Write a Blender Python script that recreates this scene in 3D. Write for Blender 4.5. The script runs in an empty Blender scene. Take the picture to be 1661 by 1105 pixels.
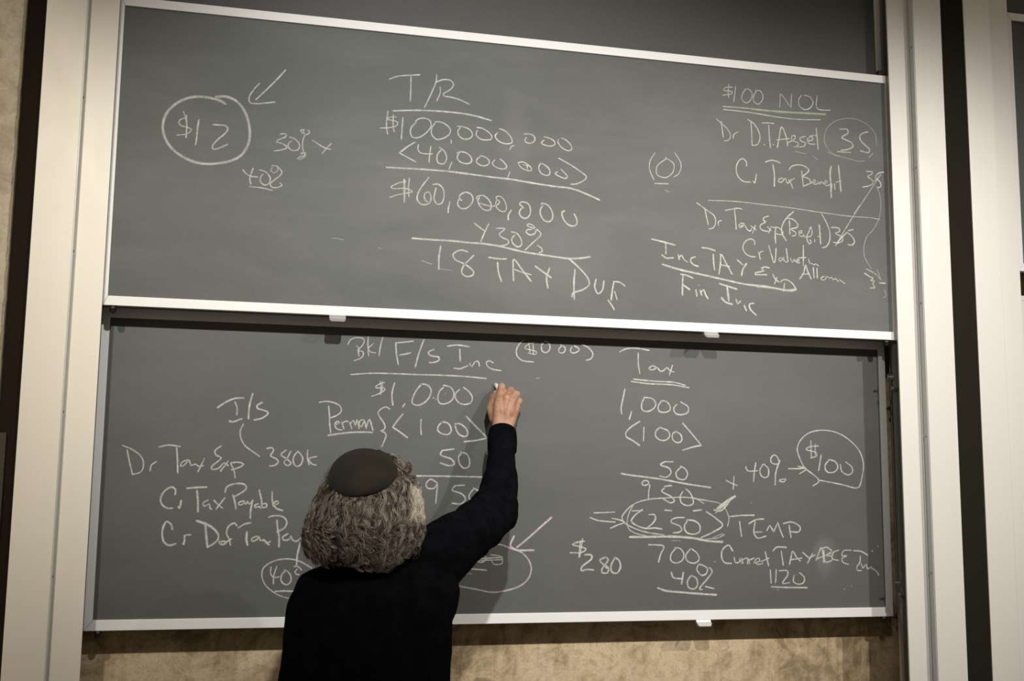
import bpy, bmesh, math, random
import numpy as np
from mathutils import Vector, Matrix, noise
random.seed(7)
C = bpy.context.scene.collection
S = bpy.context.scene

# ---------------------------------------------------------------- camera, world, lights, exposure
right = Vector((0.973691882, -0.227610379, 0.010845915))
up = Vector((-0.039873507, -0.123325139, 0.991564932))
fwd = Vector((0.224352896, 0.965911189, 0.129156311))
cam = bpy.data.cameras.new('camera')
cam.sensor_width = 36.0
cam.lens = 1781.28 / 1661 * 36.0
cam.clip_start = 0.05
co = bpy.data.objects.new('camera', cam)
C.objects.link(co)
M = Matrix.Identity(4)
for i in range(3):
    M[i][0] = right[i]; M[i][1] = up[i]; M[i][2] = -fwd[i]
M[0][3], M[1][3], M[2][3] = 0.0, -2.9, 1.52
co.matrix_world = M
S.camera = co
S.view_settings.view_transform = 'Standard'
S.view_settings.look = 'None'
S.view_settings.gamma = 1.0
S.view_settings.use_curve_mapping = False
S.view_settings.exposure = 0.0
w = bpy.data.worlds.new('world'); S.world = w
w.use_nodes = True
bg = w.node_tree.nodes['Background']
bg.inputs[0].default_value = (1.0, 0.85, 0.68, 1)
bg.inputs[1].default_value = 0.215

def spot(name, loc, aim, power, col, size, blend, radius):
    l = bpy.data.lights.new(name, 'SPOT')
    l.energy = power; l.color = col; l.spot_size = math.radians(size); l.spot_blend = blend
    l.shadow_soft_size = radius
    o = bpy.data.objects.new(name, l); C.objects.link(o)
    o.location = loc
    o.rotation_euler = (Vector(aim) - Vector(loc)).to_track_quat('-Z', 'Y').to_euler()
    return o
spot('spot_light', (0.34, -2.60, 3.15), (0.58, 0, 2.06), 320, (1.0, 0.99, 0.955), 54, 1.0, 0.035)
spot('spot_light', (1.95, -2.60, 3.15), (1.35, 0, 1.80), 205, (1.0, 0.955, 0.90), 54, 1.0, 0.035)
spot('spot_light', (3.10, -2.60, 3.15), (1.95, 0, 1.74), 215, (1.0, 0.95, 0.905), 50, 1.0, 0.035)
spot('spot_light', (-0.80, -2.60, 3.15), (-0.90, 0, 1.90), 190, (1.0, 0.94, 0.82), 46, 1.0, 0.05)  # added warm spot with no known fixture, brightens the left post

# ---------------------------------------------------------------- materials
def mat(name, base=(0.5, 0.5, 0.5), rough=0.6, metal=0.0, spec=0.5):
    m = bpy.data.materials.new(name); m.use_nodes = True
    b = m.node_tree.nodes['Principled BSDF']
    b.inputs['Base Color'].default_value = (*base, 1)
    b.inputs['Roughness'].default_value = rough
    b.inputs['Metallic'].default_value = metal
    b.inputs['Specular IOR Level'].default_value = spec
    return m
class N:
    def __init__(s, m):
        s.t = m.node_tree; s.n = s.t.nodes; s.l = s.t.links; s.b = s.n['Principled BSDF']
    def add(s, typ, **k):
        x = s.n.new(typ)
        for a, v in k.items(): setattr(x, a, v)
        return x
    def link(s, a, b): s.l.new(a, b)
    def coord(s, scale=(1, 1, 1), loc=(0, 0, 0)):
        tc = s.add('ShaderNodeTexCoord'); mp = s.add('ShaderNodeMapping')
        mp.inputs['Scale'].default_value = scale; mp.inputs['Location'].default_value = loc
        s.link(tc.outputs['Object'], mp.inputs[0]); return mp.outputs[0]
    def noise(s, vec, scale, detail=4, rough=0.6, dist=0.0):
        x = s.add('ShaderNodeTexNoise')
        x.inputs['Scale'].default_value = scale; x.inputs['Detail'].default_value = detail
        x.inputs['Roughness'].default_value = rough; x.inputs['Distortion'].default_value = dist
        if vec is not None: s.link(vec, x.inputs['Vector'])
        return x.outputs['Fac']
    def ramp(s, fac, stops):
        r = s.add('ShaderNodeValToRGB')
        while len(r.color_ramp.elements) < len(stops): r.color_ramp.elements.new(0.5)
        for e, (p, c) in zip(r.color_ramp.elements, stops):
            e.position = p; e.color = (*c, 1) if len(c) == 3 else c
        s.link(fac, r.inputs[0]); return r.outputs[0]
    def mix(s, fac, a, b, mode='MIX'):
        x = s.add('ShaderNodeMix', data_type='RGBA', blend_type=mode)
        for sock, v in ((0, fac), (6, a), (7, b)):
            if hasattr(v, 'links'): s.link(v, x.inputs[sock])
            else: x.inputs[sock].default_value = v if sock == 0 else (*v, 1)
        return x.outputs[2]
    def math(s, op, a, b=0.0, clamp=False):
        x = s.add('ShaderNodeMath', operation=op, use_clamp=clamp)
        for i, v in enumerate((a, b)):
            if hasattr(v, 'links'): s.link(v, x.inputs[i])
            else: x.inputs[i].default_value = v
        return x.outputs[0]
    def bump(s, h, strength=0.2, dist=0.002):
        x = s.add('ShaderNodeBump'); x.inputs['Strength'].default_value = strength
        x.inputs['Distance'].default_value = dist
        s.link(h, x.inputs['Height']); s.link(x.outputs[0], s.b.inputs['Normal'])

def g3(v): return (v, v, v)
def slate_material(name, base, dusty, dust, smudges=()):
    m = mat(name, base, 0.55, 0, 0.42); n = N(m)
    f1 = n.noise(n.coord((0.9, 1, 2.6)), 1.7, 5, 0.62, 0.6)
    f2 = n.noise(n.coord((3, 1, 26), (2, 0, 5)), 1.4, 3, 0.55, 0.3)
    f3 = n.noise(n.coord((1, 1, 1)), 420, 2, 0.7)
    d = n.ramp(f1, [(0.42, g3(0)), (0.78, g3(1))])
    d = n.math('MULTIPLY', d, n.ramp(f2, [(0.3, g3(0.55)), (0.75, g3(1))]))
    d = n.math('MULTIPLY', d, dust)
    for (cx, cz, rx, rz, a) in smudges:
        tc = n.add('ShaderNodeTexCoord'); mp = n.add('ShaderNodeMapping')
        mp.inputs['Location'].default_value = (-cx / rx, 0, -cz / rz)
        mp.inputs['Scale'].default_value = (1 / rx, 0, 1 / rz)
        wob = n.add('ShaderNodeVectorMath', operation='ADD')
        nz = n.add('ShaderNodeTexNoise'); nz.inputs['Scale'].default_value = 9; nz.inputs['Detail'].default_value = 4
        n.link(tc.outputs['Object'], nz.inputs['Vector'])
        sc = n.add('ShaderNodeVectorMath', operation='SCALE'); sc.inputs['Scale'].default_value = 0.10
        sb = n.add('ShaderNodeVectorMath', operation='SUBTRACT'); sb.inputs[1].default_value = (0.5, 0.5, 0.5)
        n.link(nz.outputs['Color'], sb.inputs[0]); n.link(sb.outputs[0], sc.inputs[0])
        n.link(tc.outputs['Object'], wob.inputs[0]); n.link(sc.outputs[0], wob.inputs[1])
        n.link(wob.outputs[0], mp.inputs[0])
        ln = n.add('ShaderNodeVectorMath', operation='LENGTH'); n.link(mp.outputs[0], ln.inputs[0])
        e = n.ramp(ln.outputs['Value'], [(0.45, g3(a)), (1.0, g3(0))])
        d = n.math('ADD', d, e)
    col = n.mix(d, base, dusty)
    col = n.mix(n.ramp(f3, [(0.3, g3(0.0)), (0.7, g3(0.22))]), col, (0.16, 0.16, 0.155))
    n.link(col, n.b.inputs['Base Color'])
    n.link(n.math('MULTIPLY_ADD', d, 0.25), n.b.inputs['Roughness'])
    n.b.inputs['Roughness'].default_value = 0.6
    for l in list(n.b.inputs['Roughness'].links): n.t.links.remove(l)
    n.bump(f3, 0.12, 0.0004)
    return m

def metal_material(name, base, rough=0.38, metal=0.15, streak=(220, 220, 2.2), dirt=0.06):
    m = mat(name, base, rough, metal, 0.45); n = N(m)
    f = n.noise(n.coord(streak), 1.0, 3, 0.5)
    f2 = n.noise(n.coord((1, 1, 0.6)), 7, 6, 0.65, 0.4)
    col = n.mix(n.ramp(f, [(0.3, g3(0)), (0.7, g3(1))]), tuple(c * 0.993 for c in base), tuple(min(1, c * 1.006) for c in base))
    col = n.mix(n.ramp(f2, [(0.55, g3(0)), (0.85, g3(dirt * 4))]), col, tuple(c * q for c, q in zip(base, (0.80, 0.77, 0.72))))
    f4 = n.noise(n.coord((1, 1, 1), (4, 4, 4)), 26, 5, 0.7, 1.2)
    col = n.mix(n.ramp(f4, [(0.70, g3(0)), (0.80, g3(dirt * 6))]), col, (0.36, 0.30, 0.24))
    n.link(col, n.b.inputs['Base Color'])
    n.link(n.ramp(f2, [(0.2, g3(rough - 0.04)), (0.8, g3(rough + 0.10))]), n.b.inputs['Roughness'])
    return m

M_post = metal_material('painted_aluminium', (0.80, 0.745, 0.64), 0.40, 0.0, (160, 160, 1.6), 0.05)
M_post_b = metal_material('painted_aluminium_cool', (0.78, 0.755, 0.70), 0.40, 0.0, (160, 160, 1.6), 0.05)
M_strip = metal_material('anodised_channel', (0.60, 0.62, 0.61), 0.40, 0.1, (2, 2, 2), 0.03)
M_rail = metal_material('chalky_aluminium_rail', (0.79, 0.785, 0.76), 0.42, 0.0, (3, 200, 200), 0.03)
M_track = mat('grey_track', (0.20, 0.205, 0.185), 0.5, 0.4)
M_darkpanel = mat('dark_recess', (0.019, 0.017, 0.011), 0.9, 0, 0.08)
M_leftpanel = mat('dark_brown_recess', (0.018, 0.012, 0.008), 0.9, 0, 0.08)
M_rubber = mat('black_rubber', (0.012, 0.011, 0.010), 0.45)
M_chrome = mat('polished_aluminium', (0.82, 0.81, 0.78), 0.22, 0.75)
M_screw = mat('screw_steel', (0.30, 0.30, 0.29), 0.35, 0.8)

def chalk_material(name, colour):
    m = mat(name, colour, 0.95, 0, 0.1); n = N(m)
    at = n.add('ShaderNodeAttribute'); at.attribute_name = 'press'
    g = n.noise(n.coord(), 330, 3, 0.75)
    g2 = n.noise(n.coord(), 60, 3, 0.6)
    gr = n.ramp(g, [(0.28, g3(0.35)), (0.55, g3(1.0))])
    gr = n.math('MULTIPLY', gr, n.ramp(g2, [(0.3, g3(0.72)), (0.6, g3(1.0))]))
    al = n.math('MULTIPLY', gr, at.outputs['Fac'], True)
    n.link(al, n.b.inputs['Alpha'])
    return m
CHALK = {'w': chalk_material('white_chalk', (0.62, 0.62, 0.57)),
         'g': chalk_material('green_chalk', (0.44, 0.52, 0.34)),
         'r': chalk_material('pinkish_chalk', (0.66, 0.58, 0.57))}

def concrete_material(name, c_lo, c_mid, c_hi, boards=True):
    m = mat(name, c_mid, 0.85, 0, 0.25); n = N(m)
    v = n.coord()
    a = n.noise(v, 3.2, 8, 0.68, 0.5); b = n.noise(n.coord((1, 1, 1), (3, 1, 7)), 11, 7, 0.7, 1.6)
    c = n.noise(n.coord((9, 1, 1.2), (1, 0, 2)), 5, 5, 0.6, 0.2)
    fine = n.noise(v, 160, 4, 0.7)
    k = n.math('ADD', n.math('MULTIPLY', a, 0.45), n.math('ADD', n.math('MULTIPLY', b, 0.4), n.math('MULTIPLY', c, 0.15)))
    col = n.ramp(k, [(0.435, c_lo), (0.50, c_mid), (0.565, c_hi)])
    blot = n.noise(n.coord((1, 1, 1.6), (9, 3, 1)), 20, 6, 0.72, 2.0)
    col = n.mix(n.ramp(blot, [(0.56, g3(0)), (0.66, g3(0.55))]), col, tuple(q * 0.62 for q in c_mid))
    col = n.mix(n.ramp(fine, [(0.32, g3(0.35)), (0.5, g3(0))]), col, tuple(q * 0.6 for q in c_lo))
    n.link(col, n.b.inputs['Base Color'])
    n.bump(n.math('ADD', blot, n.math('MULTIPLY', fine, 0.5)), 0.35, 0.004)
    return m
M_conc = concrete_material('stained_concrete', (0.27, 0.20, 0.115), (0.47, 0.36, 0.22), (0.60, 0.475, 0.315))
M_pier = concrete_material('pale_concrete', (0.40, 0.34, 0.25), (0.50, 0.43, 0.32), (0.56, 0.49, 0.38))
M_floor = concrete_material('grey_floor', (0.16, 0.15, 0.14), (0.2, 0.19, 0.18), (0.24, 0.23, 0.22))

# ---------------------------------------------------------------- helpers
def wloc(o):
    v = Vector((0, 0, 0))
    while o is not None: v += Vector(o.location); o = o.parent
    return v
def obj(name, bm, m, parent=None, label=None, smooth=False):
    me = bpy.data.meshes.new(name)
    if isinstance(bm, tuple): me.from_pydata(*bm)
    else: bm.to_mesh(me); bm.free()
    for mm in (m if isinstance(m, list) else [m]): me.materials.append(mm)
    if smooth:
        for p in me.polygons: p.use_smooth = True
    o = bpy.data.objects.new(name, me); C.objects.link(o)
    if parent is not None:
        o.parent = parent; me.transform(Matrix.Translation(-wloc(parent)))
    if label: o['label'] = label
    return o
def thing(name, label, cat, loc=(0, 0, 0), group=None):
    o = bpy.data.objects.new(name, None); C.objects.link(o)
    o.location = loc; o['label'] = label; o['category'] = cat; o.empty_display_size = 0.1
    if group: o['group'] = group
    return o
def bx(bm, x0, x1, y0, y1, z0, z1, bev=0.0):
    r = bmesh.ops.create_cube(bm, size=1)
    vs = r['verts']
    bmesh.ops.scale(bm, vec=(x1 - x0, y1 - y0, z1 - z0), verts=vs)
    bmesh.ops.translate(bm, vec=((x0 + x1) / 2, (y0 + y1) / 2, (z0 + z1) / 2), verts=vs)
    if bev:
        es = set(e for v in vs for e in v.link_edges)
        bmesh.ops.bevel(bm, geom=list(es), offset=bev, segments=2, profile=0.7, affect='EDGES')
def box(name, m, parent, *a, bev=0.0, label=None):
    bm = bmesh.new(); bx(bm, *a, bev=bev)
    return obj(name, bm, m, parent, label)
def struct(o): o['kind'] = 'structure'; return o
def prism(pts, y0, y1):
    # outline in X-Z, extruded from y0 (front) to y1
    n = len(pts)
    v = [(x, y0, z) for x, z in pts] + [(x, y1, z) for x, z in pts]
    f = [list(range(n)), list(range(2 * n - 1, n - 1, -1))]
    for i in range(n):
        j = (i + 1) % n; f.append([i, i + n, j + n, j])
    bm = bmesh.new()
    vs = [bm.verts.new(q) for q in v]
    for q in f: bm.faces.new([vs[i] for i in q])
    bmesh.ops.recalc_face_normals(bm, faces=bm.faces)
    return bm
def cyl(bm, p0, p1, r0, r1=None, seg=16):
    r1 = r0 if r1 is None else r1
    p0, p1 = Vector(p0), Vector(p1); d = p1 - p0
    q = d.to_track_quat('Z', 'Y').to_matrix().to_4x4()
    r = bmesh.ops.create_cone(bm, cap_ends=True, segments=seg, radius1=r0, radius2=r1, depth=d.length)
    bmesh.ops.transform(bm, matrix=Matrix.Translation((p0 + p1) / 2) @ q, verts=r['verts'])

# ---------------------------------------------------------------- room
struct(box('wall_back', M_conc, None, -3.6, 6.0, 0.18, 0.5, 0, 4.9))
struct(box('floor', M_floor, None, -3.6, 6.0, -5.6, 0.5, -0.1, 0))
def rough_pier():
    bm = bmesh.new()
    n = 240
    rows = []
    for i in range(n + 1):
        z = 4.9 * i / n
        e = 0.0035 * noise.noise((3.1, 0, z * 40)) + 0.002 * noise.noise((1, 5, z * 130))
        rows.append([(-2.4, -0.02, z), (-0.617 + e, -0.02, z), (-0.612 + e * 0.4, -0.012, z), (-0.612, 0.1795, z), (-2.4, 0.1795, z)])
    vs = [[bm.verts.new(p) for p in r] for r in rows]
    for a, b in zip(vs, vs[1:]):
        for k in range(5):
            bm.faces.new([a[k], a[(k + 1) % 5], b[(k + 1) % 5], b[k]])
    bm.faces.new(vs[0][::-1]); bm.faces.new(vs[-1])
    bmesh.ops.recalc_face_normals(bm, faces=bm.faces)
    return bm
struct(obj('wall_left', rough_pier(), M_pier))
struct(box('trim_1', M_leftpanel, None, -0.612, -0.557, 0.004, 0.1795, 0, 4.9))
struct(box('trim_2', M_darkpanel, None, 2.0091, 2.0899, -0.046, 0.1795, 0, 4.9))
struct(box('trim_3', mat('brown_batten', (0.05, 0.035, 0.022), 0.8), None, -0.6115, -0.590, -0.008, 0.0038, 0, 1.63, bev=0.002))

# ---------------------------------------------------------------- posts
GP = 'tall pale posts that carry the sliding boards'
def post(x_box, x_fl, side, label, m, screws, brackets=(), flange_m=None):
    # side=+1: the thin flange lies on the left (-X) of the box;  -1: on the right
    t = thing('guide_post', label, 'post', ((x_box[0] + x_box[1]) / 2, 0.07, 0), GP)
    box('outer_casing', m, t, x_box[0], x_box[1], -0.05, 0.145, 0, 4.6, bev=0.0015)
    a, b = x_fl
    box('cover_flange', flange_m or m, t, a, b, -0.02, -0.014, 0, 4.6, bev=0.001)
    # shaded channel strip on the casing's inner side, with a fine lip
    if side > 0:
        box('channel_strip', M_strip, t, x_box[0] - 0.0022, x_box[0] - 0.0003, -0.048, -0.0202, 0, 4.6)
        box('channel_lip', M_strip, t, x_box[0] - 0.0062, x_box[0] - 0.0032, -0.0255, -0.0202, 0, 4.6)
        sx, d = x_box[0] - 0.0022, -1
        box('track', M_track, t, a + 0.010, x_box[0] - 0.0003, 0.022, 0.034, 0, 4.6, bev=0.001)
    else:
        box('channel_strip', M_strip, t, x_box[1] + 0.0003, x_box[1] + 0.0022, -0.048, -0.0202, 0, 4.6)
        sx, d = x_box[1] + 0.0022, 1
        box('track', M_track, t, x_box[1] + 0.0003, b - 0.010, 0.022, 0.034, 0, 4.6, bev=0.001)
    for z in screws:
        bm = bmesh.new(); cyl(bm, (sx, -0.037, z), (sx + d * 0.002, -0.037, z), 0.0035, 0.0022, 12)
        obj('screw', bm, M_screw, t, smooth=False)
    for z in brackets:
        bm = bmesh.new(); bx(bm, a + 0.004, a + 0.026, 0.0110, 0.0218, z - 0.032, z + 0.032, 0.002)
        br = obj('bracket', bm, M_track, t)
        bm = bmesh.new(); cyl(bm, (a - 0.016, 0.0165, z), (a + 0.004, 0.0165, z), 0.003, None, 12)
        cyl(bm, (a - 0.003, 0.0165, z), (a + 0.003, 0.0165, z), 0.0085, None, 6)
        cyl(bm, (a - 0.004, 0.0165, z - 0.034), (a + 0.012, 0.0165, z - 0.034), 0.0065, None, 12)
        obj('bolt', bm, M_screw, br)
    return t
post((-0.557, -0.461), (-0.4608, -0.3865), -1, 'pale post left of the boards, beside the rough concrete edge', M_post, [0.87, 1.287, 1.682, 2.082, 2.480, 2.88])
post((1.914, 2.009), (1.8425, 1.9138), 1, 'pale post at the right end of the written boards, with brackets in its track', M_post_b, [0.86, 1.277, 1.670, 2.0655, 2.479, 2.860], (1.847, 1.246))
post((2.090, 2.182), (2.1822, 2.270), -1, 'pale post at the far right, across the dark gap from its twin', M_post_b, [0.87, 1.28, 1.68, 2.08, 2.49, 2.87])

# ---------------------------------------------------------------- chalkboards
def board(label, x0, x1, z0, z1, y, slate_m, fw=0.0235, sw=0.0235, pulls=(), bumpers=(), bt=None, mk=None):
    # x0..z1: visible slate opening; frame of width fw around it; slate face lies 6 mm behind the frame face
    t = thing('chalkboard', label, 'chalkboard', ((x0 + x1) / 2, y + 0.01, z0 - fw))
    X0, X1, Z0, Z1 = x0 - sw, x1 + sw, z0 - fw, z1 + fw
    box('slate', slate_m, t, x0 - 0.004, x1 + 0.004, y + 0.006, y + 0.016, z0 - 0.004, z1 + 0.004)
    g = 0.0003
    def fr(name, pts):
        bm = prism(pts, y, y + 0.020)
        es = [e for e in bm.edges if abs(e.verts[0].co.y - y) < 1e-5 and abs(e.verts[1].co.y - y) < 1e-5]
        bmesh.ops.bevel(bm, geom=es, offset=0.0013, segments=2, profile=0.6, affect='EDGES')
        return obj(name, bm, M_rail, t)
    fr('bottom_rail', [(X0 + g, Z0), (X1 - g, Z0), (x1 - g, z0), (x0 + g, z0)])
    fr('top_rail', [(x0 + g, z1), (x1 - g, z1), (X1 - g, Z1), (X0 + g, Z1)])
    fr('stile', [(X0, Z0 + g), (x0, z0 + g), (x0, z1 - g), (X0, Z1 - g)])
    fr('stile', [(x1, z0 + g), (X1, Z0 + g), (X1, Z1 - g), (x1, z1 - g)])
    for px in pulls:
        prof = [(y + 0.014, Z0), (y + 0.002, Z0), (y - 0.001, Z0 - 0.006), (y - 0.008, Z0 - 0.009), (y - 0.012, Z0 - 0.0155), (y - 0.0115, Z0 - 0.0180), (y - 0.006, Z0 - 0.0140), (y + 0.004, Z0 - 0.0095), (y + 0.014, Z0 - 0.009)]
        bm = bmesh.new(); h = 0.0215
        A = [bm.verts.new((px - h + (0.004 if k in (4, 5) else 0), q[0], q[1])) for k, q in enumerate(prof)]
        B = [bm.verts.new((px + h - (0.004 if k in (4, 5) else 0), q[0], q[1])) for k, q in enumerate(prof)]
        bm.faces.new(A); bm.faces.new(B[::-1])
        for k in range(len(prof)):
            j = (k + 1) % len(prof); bm.faces.new([A[k], B[k], B[j], A[j]])
        bmesh.ops.recalc_face_normals(bm, faces=bm.faces)
        obj('finger_pull', bm, M_chrome, t)
    for (px, s) in bumpers:
        zz = Z0 if s < 0 else Z1
        bm = bmesh.new()
        cyl(bm, (px, y + 0.010, zz), (px, y + 0.010, zz + s * 0.013), 0.0095, 0.0085, 18)
        r = bmesh.ops.create_uvsphere(bm, u_segments=18, v_segments=10, radius=0.0085)
        bmesh.ops.scale(bm, vec=(1, 1, 0.7), verts=r['verts'])
        bmesh.ops.translate(bm, vec=(px, y + 0.010, zz + s * 0.013), verts=r['verts'])
        obj('rubber_bumper', bm, M_rubber, t, smooth=True)
    if mk: chalk(mk, t, y + 0.006)
    return t

def ribbon(pts, w, a, poly, y, V, F, A):
    P = [Vector(p) for p in pts]
    if poly or len(P) < 3:
        Q = []
        for p, q in zip(P, P[1:]):
            k = max(2, int((q - p).length / 0.006))
            for i in range(k): Q.append(p.lerp(q, i / k))
        Q.append(P[-1])
    else:
        Q = []
        E = [P[0] * 2 - P[1]] + P + [P[-1] * 2 - P[-2]]
        for i in range(1, len(E) - 2):
            p0, p1, p2, p3 = E[i - 1:i + 3]
            def tj(a_, b_): return max(1e-6, (b_ - a_).length) ** 0.5
            t1 = tj(p0, p1); t2 = t1 + tj(p1, p2); t3 = t2 + tj(p2, p3)
            k = max(2, int((p2 - p1).length / 0.005))
            for j in range(k):
                t = t1 + (t2 - t1) * j / k
                a1 = p0 * ((t1 - t) / t1) + p1 * (t / t1)
                a2 = p1 * ((t2 - t) / (t2 - t1)) + p2 * ((t - t1) / (t2 - t1))
                a3 = p2 * ((t3 - t) / (t3 - t2)) + p3 * ((t - t2) / (t3 - t2))
                b1 = a1 * ((t2 - t) / t2) + a2 * (t / t2)
                b2 = a2 * ((t3 - t) / (t3 - t1)) + a3 * ((t - t1) / (t3 - t1))
                Q.append(b1 * ((t2 - t) / (t2 - t1)) + b2 * ((t - t1) / (t2 - t1)))
        Q.append(P[-1])
    n = len(Q)
    # round the ends a little
    d0 = (Q[0] - Q[1]).normalized() * w * 0.35; d1 = (Q[-1] - Q[-2]).normalized() * w * 0.35
    Q = [Q[0] + d0] + Q + [Q[-1] + d1]; n += 2
    base = len(V); sd = random.random() * 50
    for i, p in enumerate(Q):
        t = (Q[min(n - 1, i + 1)] - Q[max(0, i - 1)])
        if t.length < 1e-9: t = Vector((1, 0))
        t.normalize(); nn = Vector((-t.y, t.x))
        u = min(i, n - 1 - i)
        ww = w * 0.5 * (1 + 0.28 * noise.noise((sd, i * 0.33, 0))) * (0.45 if u == 0 else 0.9 if u == 1 else 1)
        aa = a * (1 + 0.25 * noise.noise((sd, 9, i * 0.2)))
        # soft edge - solid core - soft edge
        for k, q in ((-1.22, 0.0), (-0.55, 1), (0.55, 1), (1.22, 0.0)):
            s = p + nn * ww * k
            V.append((s.x, y, s.y)); A.append(aa * q * (0.6 if u == 0 else 1))
    for i in range(n - 1):
        for k in range(3):
            b = base + i * 4 + k
            F.append((b, b + 1, b + 5, b + 4))

def chalk(which, parent, yface):
    cnt = 0
    for ln in STROKES.strip().split('\n'):
        b, kind, lab, body = ln.split('|')
        if b != which: continue
        items = []
        for st in body.split(';'):
            h, p = st.split(':'); poly = h[0] == 'p'
            if poly: h = h[1:]
            ck = 'w'
            if h[0] in 'gr': ck = h[0]; h = h[1:]
            wd, al, _ = h.split(',')
            nums = [int(q) * 1e-4 for q in p.split(',')]
            xs, zs = nums[::2], nums[1::2]
            items.append((list(zip(xs, zs)), int(wd) * 1e-4, int(al) / 9 * 0.86, poly, ck, (min(xs), max(xs), min(zs), max(zs))))
        # strokes closer than 24 mm belong together; characters that stand apart become pieces of their own
        grp = list(range(len(items)))
        for a in range(len(items)):
            for b_ in range(a):
                A_, B_ = items[a][5], items[b_][5]
                if max(A_[0], B_[0]) - min(A_[1], B_[1]) < 0.024 and max(A_[2], B_[2]) - min(A_[3], B_[3]) < 0.024:
                    ga, gb = grp[a], grp[b_]
                    grp = [gb if g_ == ga else g_ for g_ in grp]
        keys = sorted(set(grp))
        for key in keys:
            V, F, A = [], [], []; mids = []; cols = []
            for g_, (pts, wd, al, poly, ck, _) in zip(grp, items):
                if g_ != key: continue
                cnt += 1; nf = len(F)
                ribbon(pts, wd, al, poly, yface - 0.0003 - 0.000002 * (cnt % 200), V, F, A)
                if ck not in cols: cols.append(ck)
                mids += [cols.index(ck)] * (len(F) - nf)
            o = obj('chalk_' + kind, (V, [], F), [CHALK[c] for c in cols], parent,
                    ('pinkish chalk: ' if 'r' in cols else 'white chalk: ') + ('' if len(keys) == 1 else 'piece of ') + lab)
            me = o.data
            at = me.attributes.new('press', 'FLOAT', 'POINT'); at.data.foreach_set('value', A)
            me.polygons.foreach_set('material_index', mids)

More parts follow.
